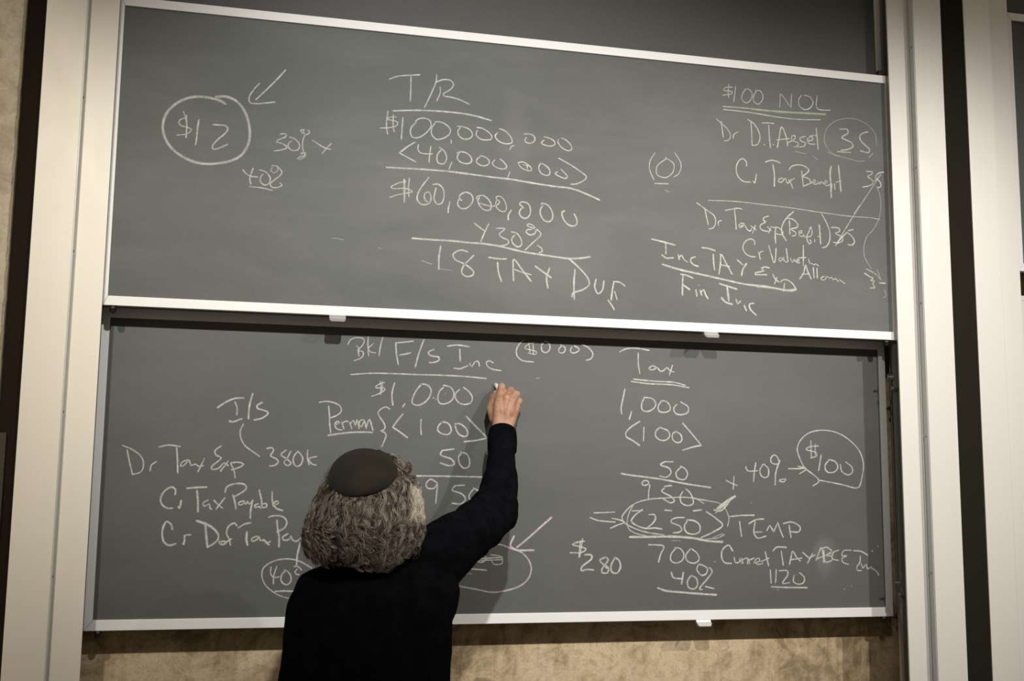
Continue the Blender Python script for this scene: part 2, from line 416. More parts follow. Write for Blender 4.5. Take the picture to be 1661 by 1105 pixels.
STROKES = r'''
U|circle|chalk circle drawn round $12|75,8,0:-1113,25091,-1260,25170,-1519,25222,-1803,25227,-2083,25161,-2356,24993,-2568,24746,-2660,24466,-2654,24226,-2557,23964,-2379,23738,-2119,23564,-1806,23447,-1495,23424,-1157,23480,-877,23572,-654,23726,-520,23950,-458,24200,-471,24505,-555,24804,-680,25039,-860,25207,-1064,25286,-1236,25289,-1377,25251
U|number|$12|34,9,0:-2099,24621,-2237,24564,-2269,24470,-2201,24401,-2045,24369,-1944,24317,-2038,24203,-2301,24136;41,9,0:-2089,24698,-2069,24397,-2071,24088;31,9,0:-2172,24797,-2114,24635,-2044,24339;48,9,0:-1769,24605,-1793,24391,-1803,24117,-1827,23910;41,9,0:-1415,24499,-1259,24504,-1088,24497,-1022,24427,-1079,24300,-1270,24101,-1397,23909,-1372,23835,-1259,23859,-1009,23995
U|arrow|arrow pointing at the $12 circle|38,9,0:-260,25742,-411,25542,-518,25300,-484,25186,-281,25174,-50,25220,167,25264;45,9,0:406,26181,243,25962,-36,25624,-337,25280
U|number|30% x|34,9,0:337,24389,477,24407,494,24347,280,24215,246,24166,399,24133,525,24036,406,23965,189,23910;34,9,0:582,24333,745,24270,853,24124,814,23998,668,23964,563,24039,554,24146,644,24224;34,9,0:1044,24558,1105,24517,1034,24433,930,24464,854,24532,956,24566,929,24486,980,24459,936,24286,928,24100,956,23963;69,7,0:899,23906,1007,23921,981,23827,823,23737,922,23828;38,9,0:1186,24291,1367,24182,1533,24103,1683,24075;34,9,0:1686,24240,1563,24090,1449,23941
U|number|40% underlined|38,9,0:-595,23336,-490,23223,-374,23177,-201,23169;38,9,0:-331,23402,-389,23200,-404,23078,-371,22960;34,9,0:-166,23369,-5,23321,116,23178,93,23018,-20,22964,-124,23038,-129,23175,-75,23255;34,7,0:138,23509,292,23496,305,23390,212,23313,123,23376,163,23456;38,9,0:277,23501,413,23368,396,23284,234,23126,123,22996,184,22915,328,22926,436,22995,376,23045;34,9,0:-408,22893,-83,22881,187,22831
U|word|T/R|38,9,0:3206,26194,3405,26291,3700,26353,4047,26400;38,9,0:3800,26337,3803,25991,3796,25620;38,9,0:4516,26459,4505,26264,4405,25971,4196,25477;38,9,0:4505,26238,4724,26332,4926,26317,4999,26208,4906,26057,4707,25909,4746,25854,4910,25843,5188,25786,5448,25686;31,9,0:4616,26107,4631,25967,4531,25687
U|line|underline beneath T/R|48,9,0:3336,25303,3798,25357,4293,25396,4792,25408,5296,25397,5676,25353,6085,25268
U|number|$100,000,000|31,9,0:3433,25136,3262,25114,3161,25054,3289,25032,3449,24996,3463,24916,3294,24830,2990,24782;34,9,0:3189,25284,3158,24889,3196,24628;34,9,0:3339,25196,3341,24905,3375,24706;43,9,0:3606,25131,3588,24825,3576,24521;38,9,0:3983,25037,3857,24899,3817,24744,3889,24598,4061,24612,4281,24783,4389,24971,4348,25120,4198,25171,4025,25130,3953,25060;38,9,0:4504,25057,4414,24922,4406,24743,4533,24601,4707,24628,4880,24745,4940,24865,4875,24987,4673,25098,4498,25095;31,9,0:4957,24611,4959,24514;38,9,0:5214,24991,5141,24882,5181,24745,5308,24666,5459,24691,5558,24790,5506,24926,5327,25014,5121,25021;38,9,0:5695,24955,5654,24836,5762,24717,5940,24693,6092,24732,6104,24823,5988,24942,5834,25019,5676,25036;41,9,0:6268,24927,6198,24831,6297,24697,6502,24632,6682,24678,6680,24781,6576,24927,6447,25020,6323,25048;31,9,0:6747,24600,6683,24574,6620,24466;38,9,0:7033,24957,7183,24975,7326,24917,7345,24801,7237,24709,7107,24717,7055,24790,7101,24859;38,9,0:7612,24928,7756,24901,7913,24823,7935,24733,7809,24671,7653,24684,7543,24727,7561,24780,7620,24837;34,9,0:8122,24931,8228,24901,8386,24770,8434,24643,8361,24580,8203,24612,8071,24718,8018,24818,8039,24885
U|number|<40,000,000>|p38,9,0:3961,24472,3748,24321,3531,24127,3779,24008,3991,23911;38,9,0:4046,24408,4044,24256,4120,24174,4294,24163,4442,24175;38,9,0:4396,24386,4368,24156,4353,23927;38,9,0:4625,24375,4763,24290,4842,24093,4795,23949,4696,23904,4596,23946,4568,24096,4615,24227,4688,24296;34,9,0:4994,23983,4946,23872,4913,23769;41,9,0:5127,24255,5239,24297,5390,24277,5518,24172,5545,24046,5445,23975,5269,23987,5155,24067,5140,24180,5189,24248;38,9,0:5782,24231,5922,24204,6045,24099,6013,23994,5875,23945,5735,23985,5670,24082,5770,24192;38,9,0:6355,24178,6471,24085,6544,23975,6486,23906,6346,23901,6192,23960,6128,24045,6203,24140;34,9,0:6633,23828,6573,23662;34,9,0:6868,24116,7010,24148,7139,24085,7256,23979,7244,23913,7063,23925,6921,24017,6876,24096;31,9,0:7010,24070,7126,24054,7217,24040;31,9,0:7126,24059,7140,23952;41,9,0:7514,24154,7657,24100,7788,23968,7776,23838,7659,23811,7516,23882,7463,24007,7501,24114,7553,24144;38,9,0:8114,24019,8232,23911,8306,23826,8259,23765,8102,23797,7940,23889,8018,23941;38,9,0:8047,24338,8415,24159,8652,24021,8869,23850,8785,23745,8548,23623,8404,23607
U|line|line under <40,000,000>|51,9,0:3186,23695,3637,23705,4251,23715,4872,23712,5372,23687,6130,23642,6640,23622,7154,23573,7635,23531,8061,23503,8286,23501,8549,23456,8944,23329,9262,23208
U|number|$60,000,000|34,9,0:3731,23341,3525,23283,3322,23144,3383,23116,3724,23141,3916,23075,3727,23006,3485,22944,3293,22856;55,9,0:3681,23395,3695,23109,3699,22765;41,9,0:3827,23443,3801,23191,3822,22913;41,9,0:4355,23496,4211,23297,4069,23036,4049,22859,4149,22741,4297,22732,4406,22809,4428,22961,4363,23087,4266,23050,4243,22948,4282,22838,4344,22817;41,9,0:4563,23222,4525,23043,4515,22892,4617,22761,4727,22807,4790,23012,4757,23211,4630,23327,4470,23311;41,9,0:4957,22868,4916,22669,4913,22543;41,9,0:5222,22967,5167,22837,5226,22715,5364,22687,5512,22786,5598,22943,5570,23080,5431,23159,5282,23110,5209,23004,5285,22908;38,9,0:5785,23045,5736,22953,5788,22805,5941,22689,6092,22712,6116,22853,6012,23023,5859,23101,5709,23052,5710,22976;31,9,0:5762,22879,5939,22840,6141,22809,6293,22865,6355,22958,6291,23004,6241,22912,6268,22787,6396,22689,6523,22703,6547,22832,6468,23030,6366,23111,6252,23086,6265,23020;45,9,0:6688,22740,6601,22581,6607,22455;45,9,0:7031,22819,6997,22872,6927,22913,6952,22979,7042,22998,7171,22956,7236,22807,7212,22627,7098,22530,6956,22584,6917,22696,6980,22815;45,9,0:7536,22969,7583,22997,7712,22968,7843,22823,7883,22621,7806,22493,7664,22491,7534,22648,7519,22801,7588,22929;45,9,0:8233,22824,8150,22780,8169,22640,8287,22468,8443,22401,8574,22448,8587,22590,8507,22752
U|number|x 30%|38,9,0:5640,22303,5772,22211,5924,22108;41,9,0:6052,22305,5950,22084,5834,21788;38,9,0:6267,22197,6515,22200,6402,22092,6352,22026,6442,21943,6620,21866,6596,21776,6369,21700;41,9,0:6693,22123,6846,22095,6976,21926,6990,21775,6901,21707,6774,21762,6709,21884,6733,21974,6796,22029;41,9,0:7275,22224,7152,22216,7117,22142,7230,22068,7358,22115,7403,22206,7330,22329,7201,22384,7138,22342,7228,22292,7408,22245,7543,22126,7512,22048,7334,21872,7093,21630;38,9,0:7437,21789,7567,21708,7580,21621,7490,21577
U|line|long line above 18 TAX DUE|55,9,0:3939,21771,4415,21763,5032,21764,5529,21744,5839,21743,6343,21698,7055,21577,7618,21522,8135,21476,8368,21464,8707,21496,8984,21550
U|number|18|34,5,0:4215,21166,4484,21089;48,9,0:4724,21603,4682,21285,4682,20952;27,4,0:4707,20972,5058,20936;48,9,0:5475,21488,5270,21524,5068,21382,5126,21255,5425,21124,5652,20931,5616,20837,5431,20801,5318,20895,5352,21064,5644,21397
U|word|TAX|48,9,0:6065,21365,6321,21343,6567,21349;51,9,0:6315,21237,6345,20969,6435,20705;48,9,0:6774,20749,6759,21067,6775,21350,7006,21081,7276,20757;45,9,0:6797,21069,6969,21011,7274,20945;51,9,0:7387,21196,7618,21039,7850,20893;45,9,0:7802,21163,7715,20893,7756,20594
U|word|DUE|51,9,0:8538,21166,8508,20822,8518,20311;48,9,0:8369,21453,8623,21246,8898,20957,8957,20769,8781,20608,8471,20479,8452,20384;51,9,0:9152,20913,9113,20702,9212,20509,9329,20598,9388,20887;48,9,0:9684,20884,9645,20691,9597,20345;41,9,0:9665,20875,9843,20873,10009,20767;41,9,0:9704,20598,9771,20373;45,9,0:9506,20341,9605,20212,9691,20076
U|line|short stray chalk tick|27,5,0:1780,21640,1927,21640,2091,21608;24,4,0:3017,21454,3117,21435
U|number|(0)|27,9,0:10932,24732,10771,24440,10770,24193,10895,23925;29,9,0:11301,24594,10993,24334,10991,24087,11245,24013,11470,24185,11504,24436,11250,24614;27,9,0:11539,24781,11729,24453,11662,24169,11501,24051;31,9,0:10907,23816,11116,23825,11339,23835;26,5,0:11242,23643,11369,23585
U|number|$100|27,9,0:13379,26938,13129,26890,13093,26818,13359,26792,13358,26740,13055,26653;27,9,0:13256,27016,13242,26815,13249,26603;31,9,0:13479,26968,13415,26495;29,9,0:13808,26920,13679,26718,13694,26548,13836,26492,13982,26643,14003,26818,13880,26927,13772,26906;29,9,0:14167,26920,14055,26719,14052,26564,14195,26484,14323,26606,14355,26764,14257,26911,14113,26897
U|word|NOL|31,7,0:14927,26877,14907,26660,14895,26451;31,7,0:14956,26866,15104,26678,15217,26515;31,9,0:15292,26904,15273,26693,15260,26484;31,9,0:15696,26907,15879,26872,15996,26708,15869,26504,15684,26460,15533,26561,15527,26769,15622,26893;31,9,0:16132,26930,16100,26595,16146,26512,16349,26495,16565,26515
U|line|double underline beneath $100 NOL, upper stroke thick and green|34,9,0:13050,26311,13690,26324,14588,26319,15315,26333,16383,26369;g77,6,0:13976,26316,14769,26308,15498,26332,16013,26357,16401,26364;34,9,0:13077,26224,13974,26202,14765,26145,15493,26130,16229,26181
U|word|Dr|34,7,0:12850,25918,12972,25816,13181,25647,13291,25452,13247,25313,13087,25259;34,9,0:13000,25853,13032,25600,13064,25365;31,9,0:13371,25357,13398,25479,13534,25575
U|word|D.T.|34,9,0:13845,25985,14039,25875,14213,25599,14227,25395,14134,25233,13973,25203;34,9,0:13951,25919,13969,25578,13973,25203;41,9,0:14361,25259,14382,25250;38,9,0:14309,25916,14508,25933,14688,25932;38,9,0:14524,25866,14535,25523,14564,25183;38,9,0:14649,25286,14667,25274
U|word|Asset|41,9,0:14788,25202,14861,25551,14940,25850,15078,25569,15126,25264;34,9,0:14768,25433,15186,25509;34,9,0:15128,25367,15368,25525,15370,25611,15261,25585,15276,25465,15474,25396,15454,25308,15325,25263;34,9,0:15718,25623,15533,25556,15549,25471,15712,25415,15655,25307,15435,25272;34,9,0:15769,25472,15954,25546,15913,25640,15770,25524,15822,25407,16024,25407;38,9,0:16074,25903,16101,25551,16122,25242;27,9,0:15865,25653,16105,25690;27,5,0:15377,25129,15722,25078;27,5,0:15922,25036,16103,24936
U|circle|thin circle round 35|27,5,0:17645,25017,17494,24987,17123,25045,16607,25160,16391,25368,16335,25606,16406,25890,16673,26157,17050,26295,17463,26296,17834,26135,18052,25873,18085,25542;31,6,0:17955,25279,17818,25142;31,4,0:16423,25197,16753,25092
U|number|35 circled|45,9,0:16860,25946,17114,25951,17130,25847,16920,25690,17251,25543,17285,25441,17132,25341,16889,25287;34,7,0:16757,25234,17211,25243;45,9,0:17808,25940,17637,25890,17521,25775,17554,25638,17699,25510,17846,25382,17805,25291,17524,25321
U|word|Cr|41,9,0:13783,24559,13785,24678,13663,24770,13519,24657,13455,24449,13511,24218,13686,24079,13899,24078;34,9,0:13988,24118,14033,24054,14099,24330
U|word|Tax|41,9,0:14393,24726,14592,24793,14735,24780,14878,24730;45,9,0:14632,24670,14672,24373,14664,24006;34,9,0:14940,24274,14813,24231,14811,24153,14901,24152,15030,24281,15064,24165,15136,24153,15229,24279;34,9,0:15120,24254,15207,24124,15258,23992;34,9,0:15320,24303,15081,24115
U|word|Benefit|41,9,0:15145,24546,15238,24656,15458,24724,15711,24675,15800,24579,15706,24469,15576,24373;38,9,0:15562,24544,15585,24306,15605,24068;38,9,0:15576,24373,15811,24306,15845,24205,15623,24086;31,9,0:15845,24195,16010,24242,15987,24308,15912,24234,15972,24163,16082,24189;31,9,0:16084,24257,16129,24175,16194,24266,16255,24201;31,9,0:16266,24202,16396,24257,16361,24312,16285,24248,16338,24156,16448,24164;51,9,0:16539,24757,16497,24581,16511,24169,16511,23791;31,9,0:16430,24163,16542,24223,16506,23997;38,9,0:16634,24230,16640,24058;51,9,0:16781,24793,16807,24432,16838,24004;31,9,0:16673,24277,16859,24332
U|number|35 struck through beside the frame|38,9,0:17709,24691,17916,24689,17856,24598,17741,24537,17888,24444,17922,24342,17769,24244,17561,24194;45,9,0:18305,24719,18122,24670,18004,24522,18150,24411,18182,24257,18068,24214;51,6,0:18196,24623,17962,24397
U|line|long slanted line between the two struck 35s|27,8,0:18197,24642,17947,24292,17495,23655,17223,23275,16873,22740,16604,22322;51,6,0:17476,23643,17360,23491,17262,23353
U|line|thin curved line down the right edge|26,6,0:18021,24263,18126,24028,18161,23649,18080,23264,17880,22907,17647,22652,17544,22338,17553,22066,17675,21835,17781,21688
U|line|long thin rule below Cr Tax Benefit|27,8,0:12561,23432,13418,23459,14143,23432,15215,23385,16157,23313,17222,23258,17780,23261,18116,23225
U|word|Dr|34,9,0:12202,23335,12505,23140,12746,22974,12785,22811,12706,22623,12567,22581;38,9,0:12453,23170,12502,22941,12551,22712;34,9,0:12874,22700,12866,22816,12971,22856
U|word|Tax|41,9,0:13091,23170,13521,23260,13608,23239;38,9,0:13379,23223,13409,22918,13426,22619;33,9,0:13529,22686,13512,22742,13601,22824,13671,22809,13635,22726,13528,22676,13682,22786,13757,22657,13862,22597,13916,22684;33,9,0:13882,22766,13970,22704,14057,22643;33,9,0:14035,22785,13938,22535
U|word|Exp|38,9,0:14463,23091,14305,23030,14293,22952,14363,22916,14183,22787,14199,22688,14340,22630,14429,22636;34,9,0:14414,22769,14536,22659;34,9,0:14539,22787,14445,22570;38,9,0:14681,22769,14658,22533,14670,22283;38,9,0:14574,22756,14770,22758,14910,22633,14873,22563,14694,22569
U|word|(Benefit)|41,9,0:15267,23280,15028,23061,14886,22816,14874,22614,15005,22387;45,9,0:15127,22983,15129,22798,15132,22596;38,9,0:15028,23061,15243,23042,15402,22883,15345,22795,15164,22750,15323,22642,15303,22557,15195,22540;33,9,0:15414,22641,15522,22655,15506,22721,15421,22665,15455,22556,15556,22549,15565,22623,15609,22525,15664,22545;34,9,0:15663,22528,15779,22772,15810,22859,15850,22743,15817,22572,15682,22530,15749,22331,15811,22369,15778,22461;38,9,0:15927,22477,15932,22403;34,9,0:16038,22569,16064,22580;45,9,0:16092,22928,16109,22624,16123,22354;38,9,0:16185,23267,16331,23011,16432,22712,16406,22439,16292,22280,16171,22239
U|number|35 struck through by a slanted line|41,9,0:16474,22878,16730,22867,16764,22784,16615,22707,16832,22601,16848,22500,16717,22424,16534,22430;45,9,0:16984,22747,16795,22565,16642,22386;51,9,0:17042,22812,17209,22864;41,9,0:17003,22765,17183,22623,17242,22490,17157,22383,17010,22391
U|word|Cr|41,9,0:13995,22206,13997,22306,13893,22366,13715,22288,13624,22100,13691,21938,13848,21848,14017,21841;38,9,0:14115,21996,14171,21767;34,9,0:14131,21898,14186,22001,14275,22023
U|word|Valuation|41,9,0:14444,22202,14537,21891,14604,21695,14641,21763,14678,22133;33,9,0:14886,21861,14767,21837,14783,21755,14892,21828,14912,21913,14926,21780,15015,21735;38,9,0:15007,22152,15030,21919,15051,21754;33,9,0:15125,21875,15194,21745,15250,21849,15284,21767,15321,21802;33,9,0:15313,21785,15411,21808,15376,21856,15314,21802,15337,21743,15427,21748;41,9,0:15556,22279,15551,21950,15540,21664;34,9,0:15377,21889,15629,21914;33,9,0:15719,21875,15751,21743,15824,21747,15895,21701,15932,21743,16039,21682
U|word|Allow|45,9,0:15415,21256,15545,21447,15624,21692,15673,21521,15793,21277;34,9,0:15509,21412,15743,21424;41,9,0:15864,21632,15884,21315;41,9,0:15983,21622,15986,21320;34,9,0:16212,21383,16102,21327,16136,21271,16246,21291,16285,21387,16392,21332,16448,21369,16500,21297,16574,21335,16674,21246;34,9,0:16701,21308,16791,21252,16881,21200
U|number|35 low beside the frame with crossing ticks|34,7,0:17596,21688,17906,21542,18086,21382;27,5,0:17956,21698,18079,21381;51,9,0:17543,21549,17717,21447;41,9,0:17717,21447,17827,21409,17732,21336,17861,21329,17802,21231,17873,21133,17705,21108;48,9,0:18027,21277,18224,21280;31,6,0:18187,21081,18236,20897,18133,20825
U|word|Inc|51,9,0:10812,22175,11156,22115,11530,22040;41,9,0:11241,22087,11245,21768;51,9,0:11120,21732,11255,21648,11475,21668;41,9,0:11613,21777,11655,21623;41,9,0:11629,21654,11715,21757,11799,21631,11908,21565;45,9,0:12142,21732,12005,21675,12004,21577,12105,21491,12235,21460
U|word|TAX|51,9,0:12352,22017,12559,22003,12759,21949;45,9,0:12696,21847,12709,21585,12731,21372;45,9,0:12868,21265,12917,21563,12945,21845,13108,21574,13278,21287;41,9,0:12904,21852,12956,21829;41,9,0:12917,21547,13212,21508;51,9,0:13442,21719,13615,21586;55,9,0:13731,21626,13612,21438,13574,21264
U|word|Exp slanting down|p51,9,0:14452,21537,14318,21562,14204,21523,14273,21437,13996,21363,14013,21311,14366,21330;41,9,0:14554,21360,14647,21199,14752,21138;38,9,0:14684,21267,14608,21064;41,9,0:14929,21114,14888,20864;45,9,0:14805,21141,14896,21212,15038,21203,15196,21095,15299,20934
U|line|heavy line above Fin Inc|58,9,0:11136,21459,11660,21333,12343,21223,13032,21113,13657,21015,14288,20982,14623,20949,14977,20901,15300,20941;51,7,0:14024,20961,14517,20944,15155,20887,15299,20934
U|word|Fin|51,9,0:11760,21189,11741,20912,11738,20594;51,9,0:11692,21201,11863,21178,12060,21107;51,9,0:11757,20896,11961,20767;51,9,0:12149,20770,12181,20584;34,5,0:12236,20911,12246,20896;51,9,0:12275,20761,12328,20617;51,9,0:12302,20713,12389,20783,12439,20655,12523,20522
U|word|Inc below the heavy line|55,9,0:12874,20987,13098,20933,13417,20851;62,9,0:13115,20918,13161,20502;62,9,0:12937,20582,13056,20457,13270,20402;48,9,0:13388,20555,13438,20427,13526,20513;48,9,0:13639,20387,13706,20233;51,9,0:13945,20467,13804,20428,13819,20298,14008,20116
L|word|Bk|35,9,0:2365,18906,2421,19031,2601,19105,2783,19076,2801,19000,2729,18859,2626,18747,2778,18723,2781,18615,2708,18536,2543,18469;32,9,0:2592,18884,2670,18795,2648,18733,2676,18596;35,9,0:2909,19143,2905,18866,2933,18615;32,9,0:3060,18964,2913,18804,2991,18721,3122,18705;35,9,0:3306,19153,3246,18879,3216,18625
L|word|F/S|46,9,0:3666,18988,3695,18680,3748,18411;42,9,0:3657,19003,3887,19028,4149,19069;42,9,0:3772,18667,3956,18705,4085,18747;46,9,0:4443,19118,4312,18734,4218,18353;46,9,0:4729,18859,4590,18791,4576,18728,4702,18671,4874,18646,4876,18568,4737,18501,4606,18490
L|word|Inc|49,9,0:5109,18967,5386,19009,5719,18975;42,9,0:5457,18902,5473,18559;42,9,0:5303,18359,5460,18346,5696,18442;35,9,0:5736,18512,5807,18421,5884,18548,5979,18577,6022,18437;42,9,0:6416,18545,6313,18595,6218,18554,6251,18445,6380,18371,6643,18333
L|line|underline beneath Bk F/S Inc|39,9,0:2455,18085,3052,18141,3662,18149,4278,18145,4900,18150,5527,18140,6224,18100
L|number|$1,000|35,9,0:3387,17901,3212,17835,3139,17756,3200,17743,3382,17748,3399,17703,3219,17576,3039,17510;32,9,0:3271,17928,3291,17746,3287,17562;32,9,0:3326,17930,3323,17670;46,9,0:3662,17895,3599,17633,3603,17449,3632,17282;39,9,0:3958,17337,3899,17238;44,9,0:4408,17887,4287,17745,4169,17496,4157,17358,4266,17299,4450,17350,4632,17540,4675,17726,4594,17847,4470,17889,4371,17877;53,5,0:4732,17518,4757,17506;35,4,0:4375,17241,4397,17232;35,4,0:5059,17644,5081,17639;35,4,0:4789,17467,4850,17484;44,9,0:5014,17875,5219,17819,5316,17652,5256,17465,5071,17361,4915,17378,4865,17515,4908,17702,5015,17813;41,9,0:5580,17830,5755,17696,5836,17543,5791,17417,5635,17358,5445,17408,5349,17560,5378,17685,5471,17765
L|number|<100>|p49,9,0:3903,17046,3755,16859,3638,16684,3823,16572,4047,16410;39,9,0:4413,16921,4409,16676,4431,16500;44,9,0:5003,16858,4896,16748,4883,16625,4993,16536,5180,16525,5256,16618,5206,16786,5080,16860,4981,16848;44,9,0:5362,16826,5380,16698,5460,16546,5618,16472,5712,16505,5693,16658,5550,16794,5424,16828,5363,16774;p49,9,0:5665,17034,5959,16741,6279,16445,5965,16371,5620,16328
L|line|faint tick beside the hand|25,5,0:6342,17666,6389,17664,6453,17663
L|word|Perman underlined|41,9,0:1893,17221,1925,17001,1939,16750,1974,16499;39,9,0:1645,17309,1827,17339,2036,17309,2206,17219,2241,17093,2150,16986,1955,16897;35,9,0:2086,16711,2198,16777,2155,16813,2084,16753,2098,16648,2183,16587,2277,16585;35,9,0:2250,16799,2295,16695,2324,16607;35,9,0:2282,16758,2343,16812,2427,16813;35,9,0:2469,16793,2537,16616;35,9,0:2502,16763,2573,16848,2629,16702,2666,16872,2730,16620;35,9,0:2866,16866,2762,16853,2723,16747,2788,16674,2867,16834,2903,16677;39,9,0:2867,16845,2926,16635;42,9,0:2918,16667,3003,16890,3060,16733,3106,16586;49,9,0:1908,16429,2166,16472,2540,16521,2876,16535,3097,16529
L|line|curly brace after Perman|42,9,0:3547,17173,3450,17231,3323,17185,3231,17076,3265,16971,3375,16825,3431,16699,3402,16614,3314,16580,3404,16550,3465,16467,3430,16339,3351,16144
L|number|50 beside the raised arm|46,9,0:5005,16074,5338,16123;46,9,0:5006,16056,4963,15969,5293,15832,5358,15710,5233,15665,4968,15735;44,9,0:5573,16022,5480,15928,5496,15742,5612,15608,5751,15635,5786,15809,5700,15993,5529,16040
L|line|rule beneath 50 running behind the arm|44,9,0:4056,15374,5050,15379,6569,15361
L|number|950 partly behind the arm|42,9,0:4897,15194,4709,15290,4587,15166,4620,15057,4807,15046,4898,15169,4884,14937,4865,14644;42,9,0:5400,15126,5651,15140;46,9,0:5400,15126,5307,15014,5592,14894,5689,14760,5565,14637,5314,14647;39,9,0:5906,15038,5782,14853,5848,14700,6005,14762,6065,14947,5905,15069
L|number|small 0 by the pink arrow|35,8,0:6641,13818,6655,13694,6556,13638,6409,13694
L|circle|wide pinkish loop swinging out behind the arm|r46,8,0:6061,13622,6353,13565,6704,13525,6998,13423,7294,13310,7502,13083,7564,12858,7477,12605,7244,12411,6777,12277,6429,12253,6081,12323,5677,12400,5275,12486
L|arrow|pinkish arrow pointing at the loop|r60,9,0:8130,14275,7762,13961,7467,13705,7145,13451;r56,9,0:7065,13762,6968,13508,7116,13395,7636,13376
L|number|struck out 00 under the arm|39,9,0:6068,13202,6212,13257,6301,13145,6128,13051,6011,13119,6097,13202;39,9,0:6415,13257,6708,13199,6739,13031,6506,13004,6417,13145;46,9,0:5838,13136,6737,13188;35,9,0:5838,13092,6738,13126;46,9,0:5612,12882,5842,12880,6305,12844;32,5,0:5671,12771,5901,12747
L|number|($000)|41,9,0:7293,19243,7140,19078,7073,18907,7109,18756,7248,18643,7576,18611;32,9,0:7606,19181,7416,19106,7313,19000,7417,18964,7660,18905,7643,18837,7418,18862;32,9,0:7432,19191,7470,18888;32,9,0:7554,19179,7574,18834;42,9,0:7798,19070,7867,19191,7954,19212,8042,19130,8050,18995,7939,18889,7827,18935,7798,19087;42,9,0:8427,19111,8322,19022,8323,18920,8428,18900,8498,18961,8498,19063,8374,19126;42,9,0:8709,19088,8656,18984,8709,18911,8850,18940,8921,19028,8779,19118;41,9,0:8991,19175,9204,19073,9329,18907,9276,18768,9134,18718
L|line|stray chalk tick right of the fist|32,6,0:7659,18152,7753,18165
L|word|Tax|41,9,0:10134,18995,10314,19088,10640,19122,11032,19074;42,9,0:10701,18986,10699,18681,10745,18390;41,9,0:11273,18580,11128,18627,11018,18537,11145,18507,11284,18581,11364,18479,11474,18500,11577,18591,11675,18500,11796,18470;39,9,0:11750,18666,11649,18375
L|line|double underline beneath Tax|42,9,0:10546,18221,11180,18180,11801,18165,12150,18089;42,9,0:10484,18151,10998,18105,11727,18093,12260,18023
L|number|1,000 under Tax|46,9,0:10293,17929,10221,17602,10173,17362,10195,17217;53,9,0:10489,17285,10423,17062;42,9,0:10869,17672,10796,17515,10813,17345,10957,17297,11138,17370,11230,17510,11140,17662,10869,17706;42,9,0:11394,17600,11302,17460,11320,17324,11501,17287,11666,17367,11649,17504,11504,17620,11376,17607;42,9,0:11869,17527,11776,17404,11830,17268,12013,17231,12215,17312,12228,17450,11998,17600
L|number|<100> under Tax|44,9,0:10739,17009,10451,16825,10315,16670,10325,16568,10522,16454,10736,16315;41,9,0:10864,16841,10845,16443;42,9,0:11371,16862,11225,16740,11213,16603,11350,16487,11532,16490,11649,16612,11606,16748,11335,16851;42,9,0:11862,16753,11733,16665,11750,16494,11895,16419,12013,16482,11989,16653,11825,16746;p46,9,0:12047,16991,12337,16678,12621,16357,12407,16319,12039,16209
L|word|I/S|49,9,0:-993,17095,-791,17243,-569,17350,-333,17373;39,9,0:-559,17267,-494,17118,-492,16911;49,9,0:-679,16754,-591,16733,-359,16821;49,9,0:-103,17497,-173,17193,-190,16819;46,9,0:157,17269,23,17182,26,17115,292,17021,310,16971,167,16851,-43,16795
L|line|curved tail running from I/S to 380k|39,8,0:-314,16682,-387,16488,-364,16322,-259,16125,-92,15996,142,15834
L|number|380k|42,9,0:313,16043,443,16072,494,16006,418,15855,551,15791,630,15709,542,15608,396,15589;42,9,0:815,16012,688,15893,847,15779,960,15664,870,15606,775,15678,862,15812,938,15987;42,9,0:1136,15990,1041,15882,1014,15715,1101,15589,1214,15634,1258,15818,1153,15967;42,9,0:1383,16021,1383,15820,1436,15637;42,9,0:1621,15858,1424,15794,1512,15655,1622,15630
L|word|Dr|39,8,0:-3313,16063,-3067,15960,-2841,15786,-2769,15593,-2821,15398,-3033,15321;39,9,0:-3190,15948,-3111,15620,-3027,15325;39,9,0:-2598,15417,-2581,15563,-2461,15662
L|word|Tax|41,9,0:-2411,16037,-2201,16090,-1885,16063;46,9,0:-1972,16029,-1937,15703,-1915,15378;39,9,0:-1673,15723,-1818,15656,-1860,15547,-1767,15575,-1648,15714,-1594,15577,-1485,15612,-1403,15554,-1277,15575;39,9,0:-1263,15762,-1412,15410
L|word|Exp|42,9,0:-853,16098,-1008,15963,-971,15849,-840,15785,-1069,15552,-1066,15487,-908,15505,-754,15655,-655,15584;42,9,0:-660,15706,-847,15431;42,9,0:-593,15641,-505,15461,-465,15271;42,9,0:-594,15657,-402,15677,-264,15629,-364,15545,-570,15477
L|word|Cr|53,9,0:-1951,14820,-1951,14956,-2054,15013,-2206,14921,-2305,14726,-2266,14566,-2121,14470,-1997,14477;46,9,0:-1858,14520,-1834,14465,-1793,14672
L|word|Tax before Payable|53,9,0:-1670,14984,-1425,15009,-1172,15021;56,9,0:-1415,14928,-1378,14669,-1365,14384;42,9,0:-1119,14687,-1249,14605,-1213,14524,-1090,14589,-1069,14476,-1020,14450;42,9,0:-983,14688,-867,14575,-751,14478;42,9,0:-699,14755,-909,14461
L|word|Payable|46,9,0:-705,14886,-663,15033,-443,15117,-217,15097,-164,15005,-304,14873,-492,14766;53,9,0:-501,14822,-437,14610,-409,14463;39,9,0:-215,14677,-342,14627,-339,14562,-228,14595,-206,14677,-170,14579,-118,14661,-83,14586,9,14695;49,9,0:9,14695,-30,14482,-36,14220;42,9,0:159,14597,63,14564,82,14499,177,14532,212,14483;46,9,0:161,14959,236,14680,260,14500,372,14533,352,14609,256,14588;46,9,0:496,14919,512,14682,544,14534;46,9,0:542,14567,677,14617,626,14676,548,14600,617,14485,789,14427
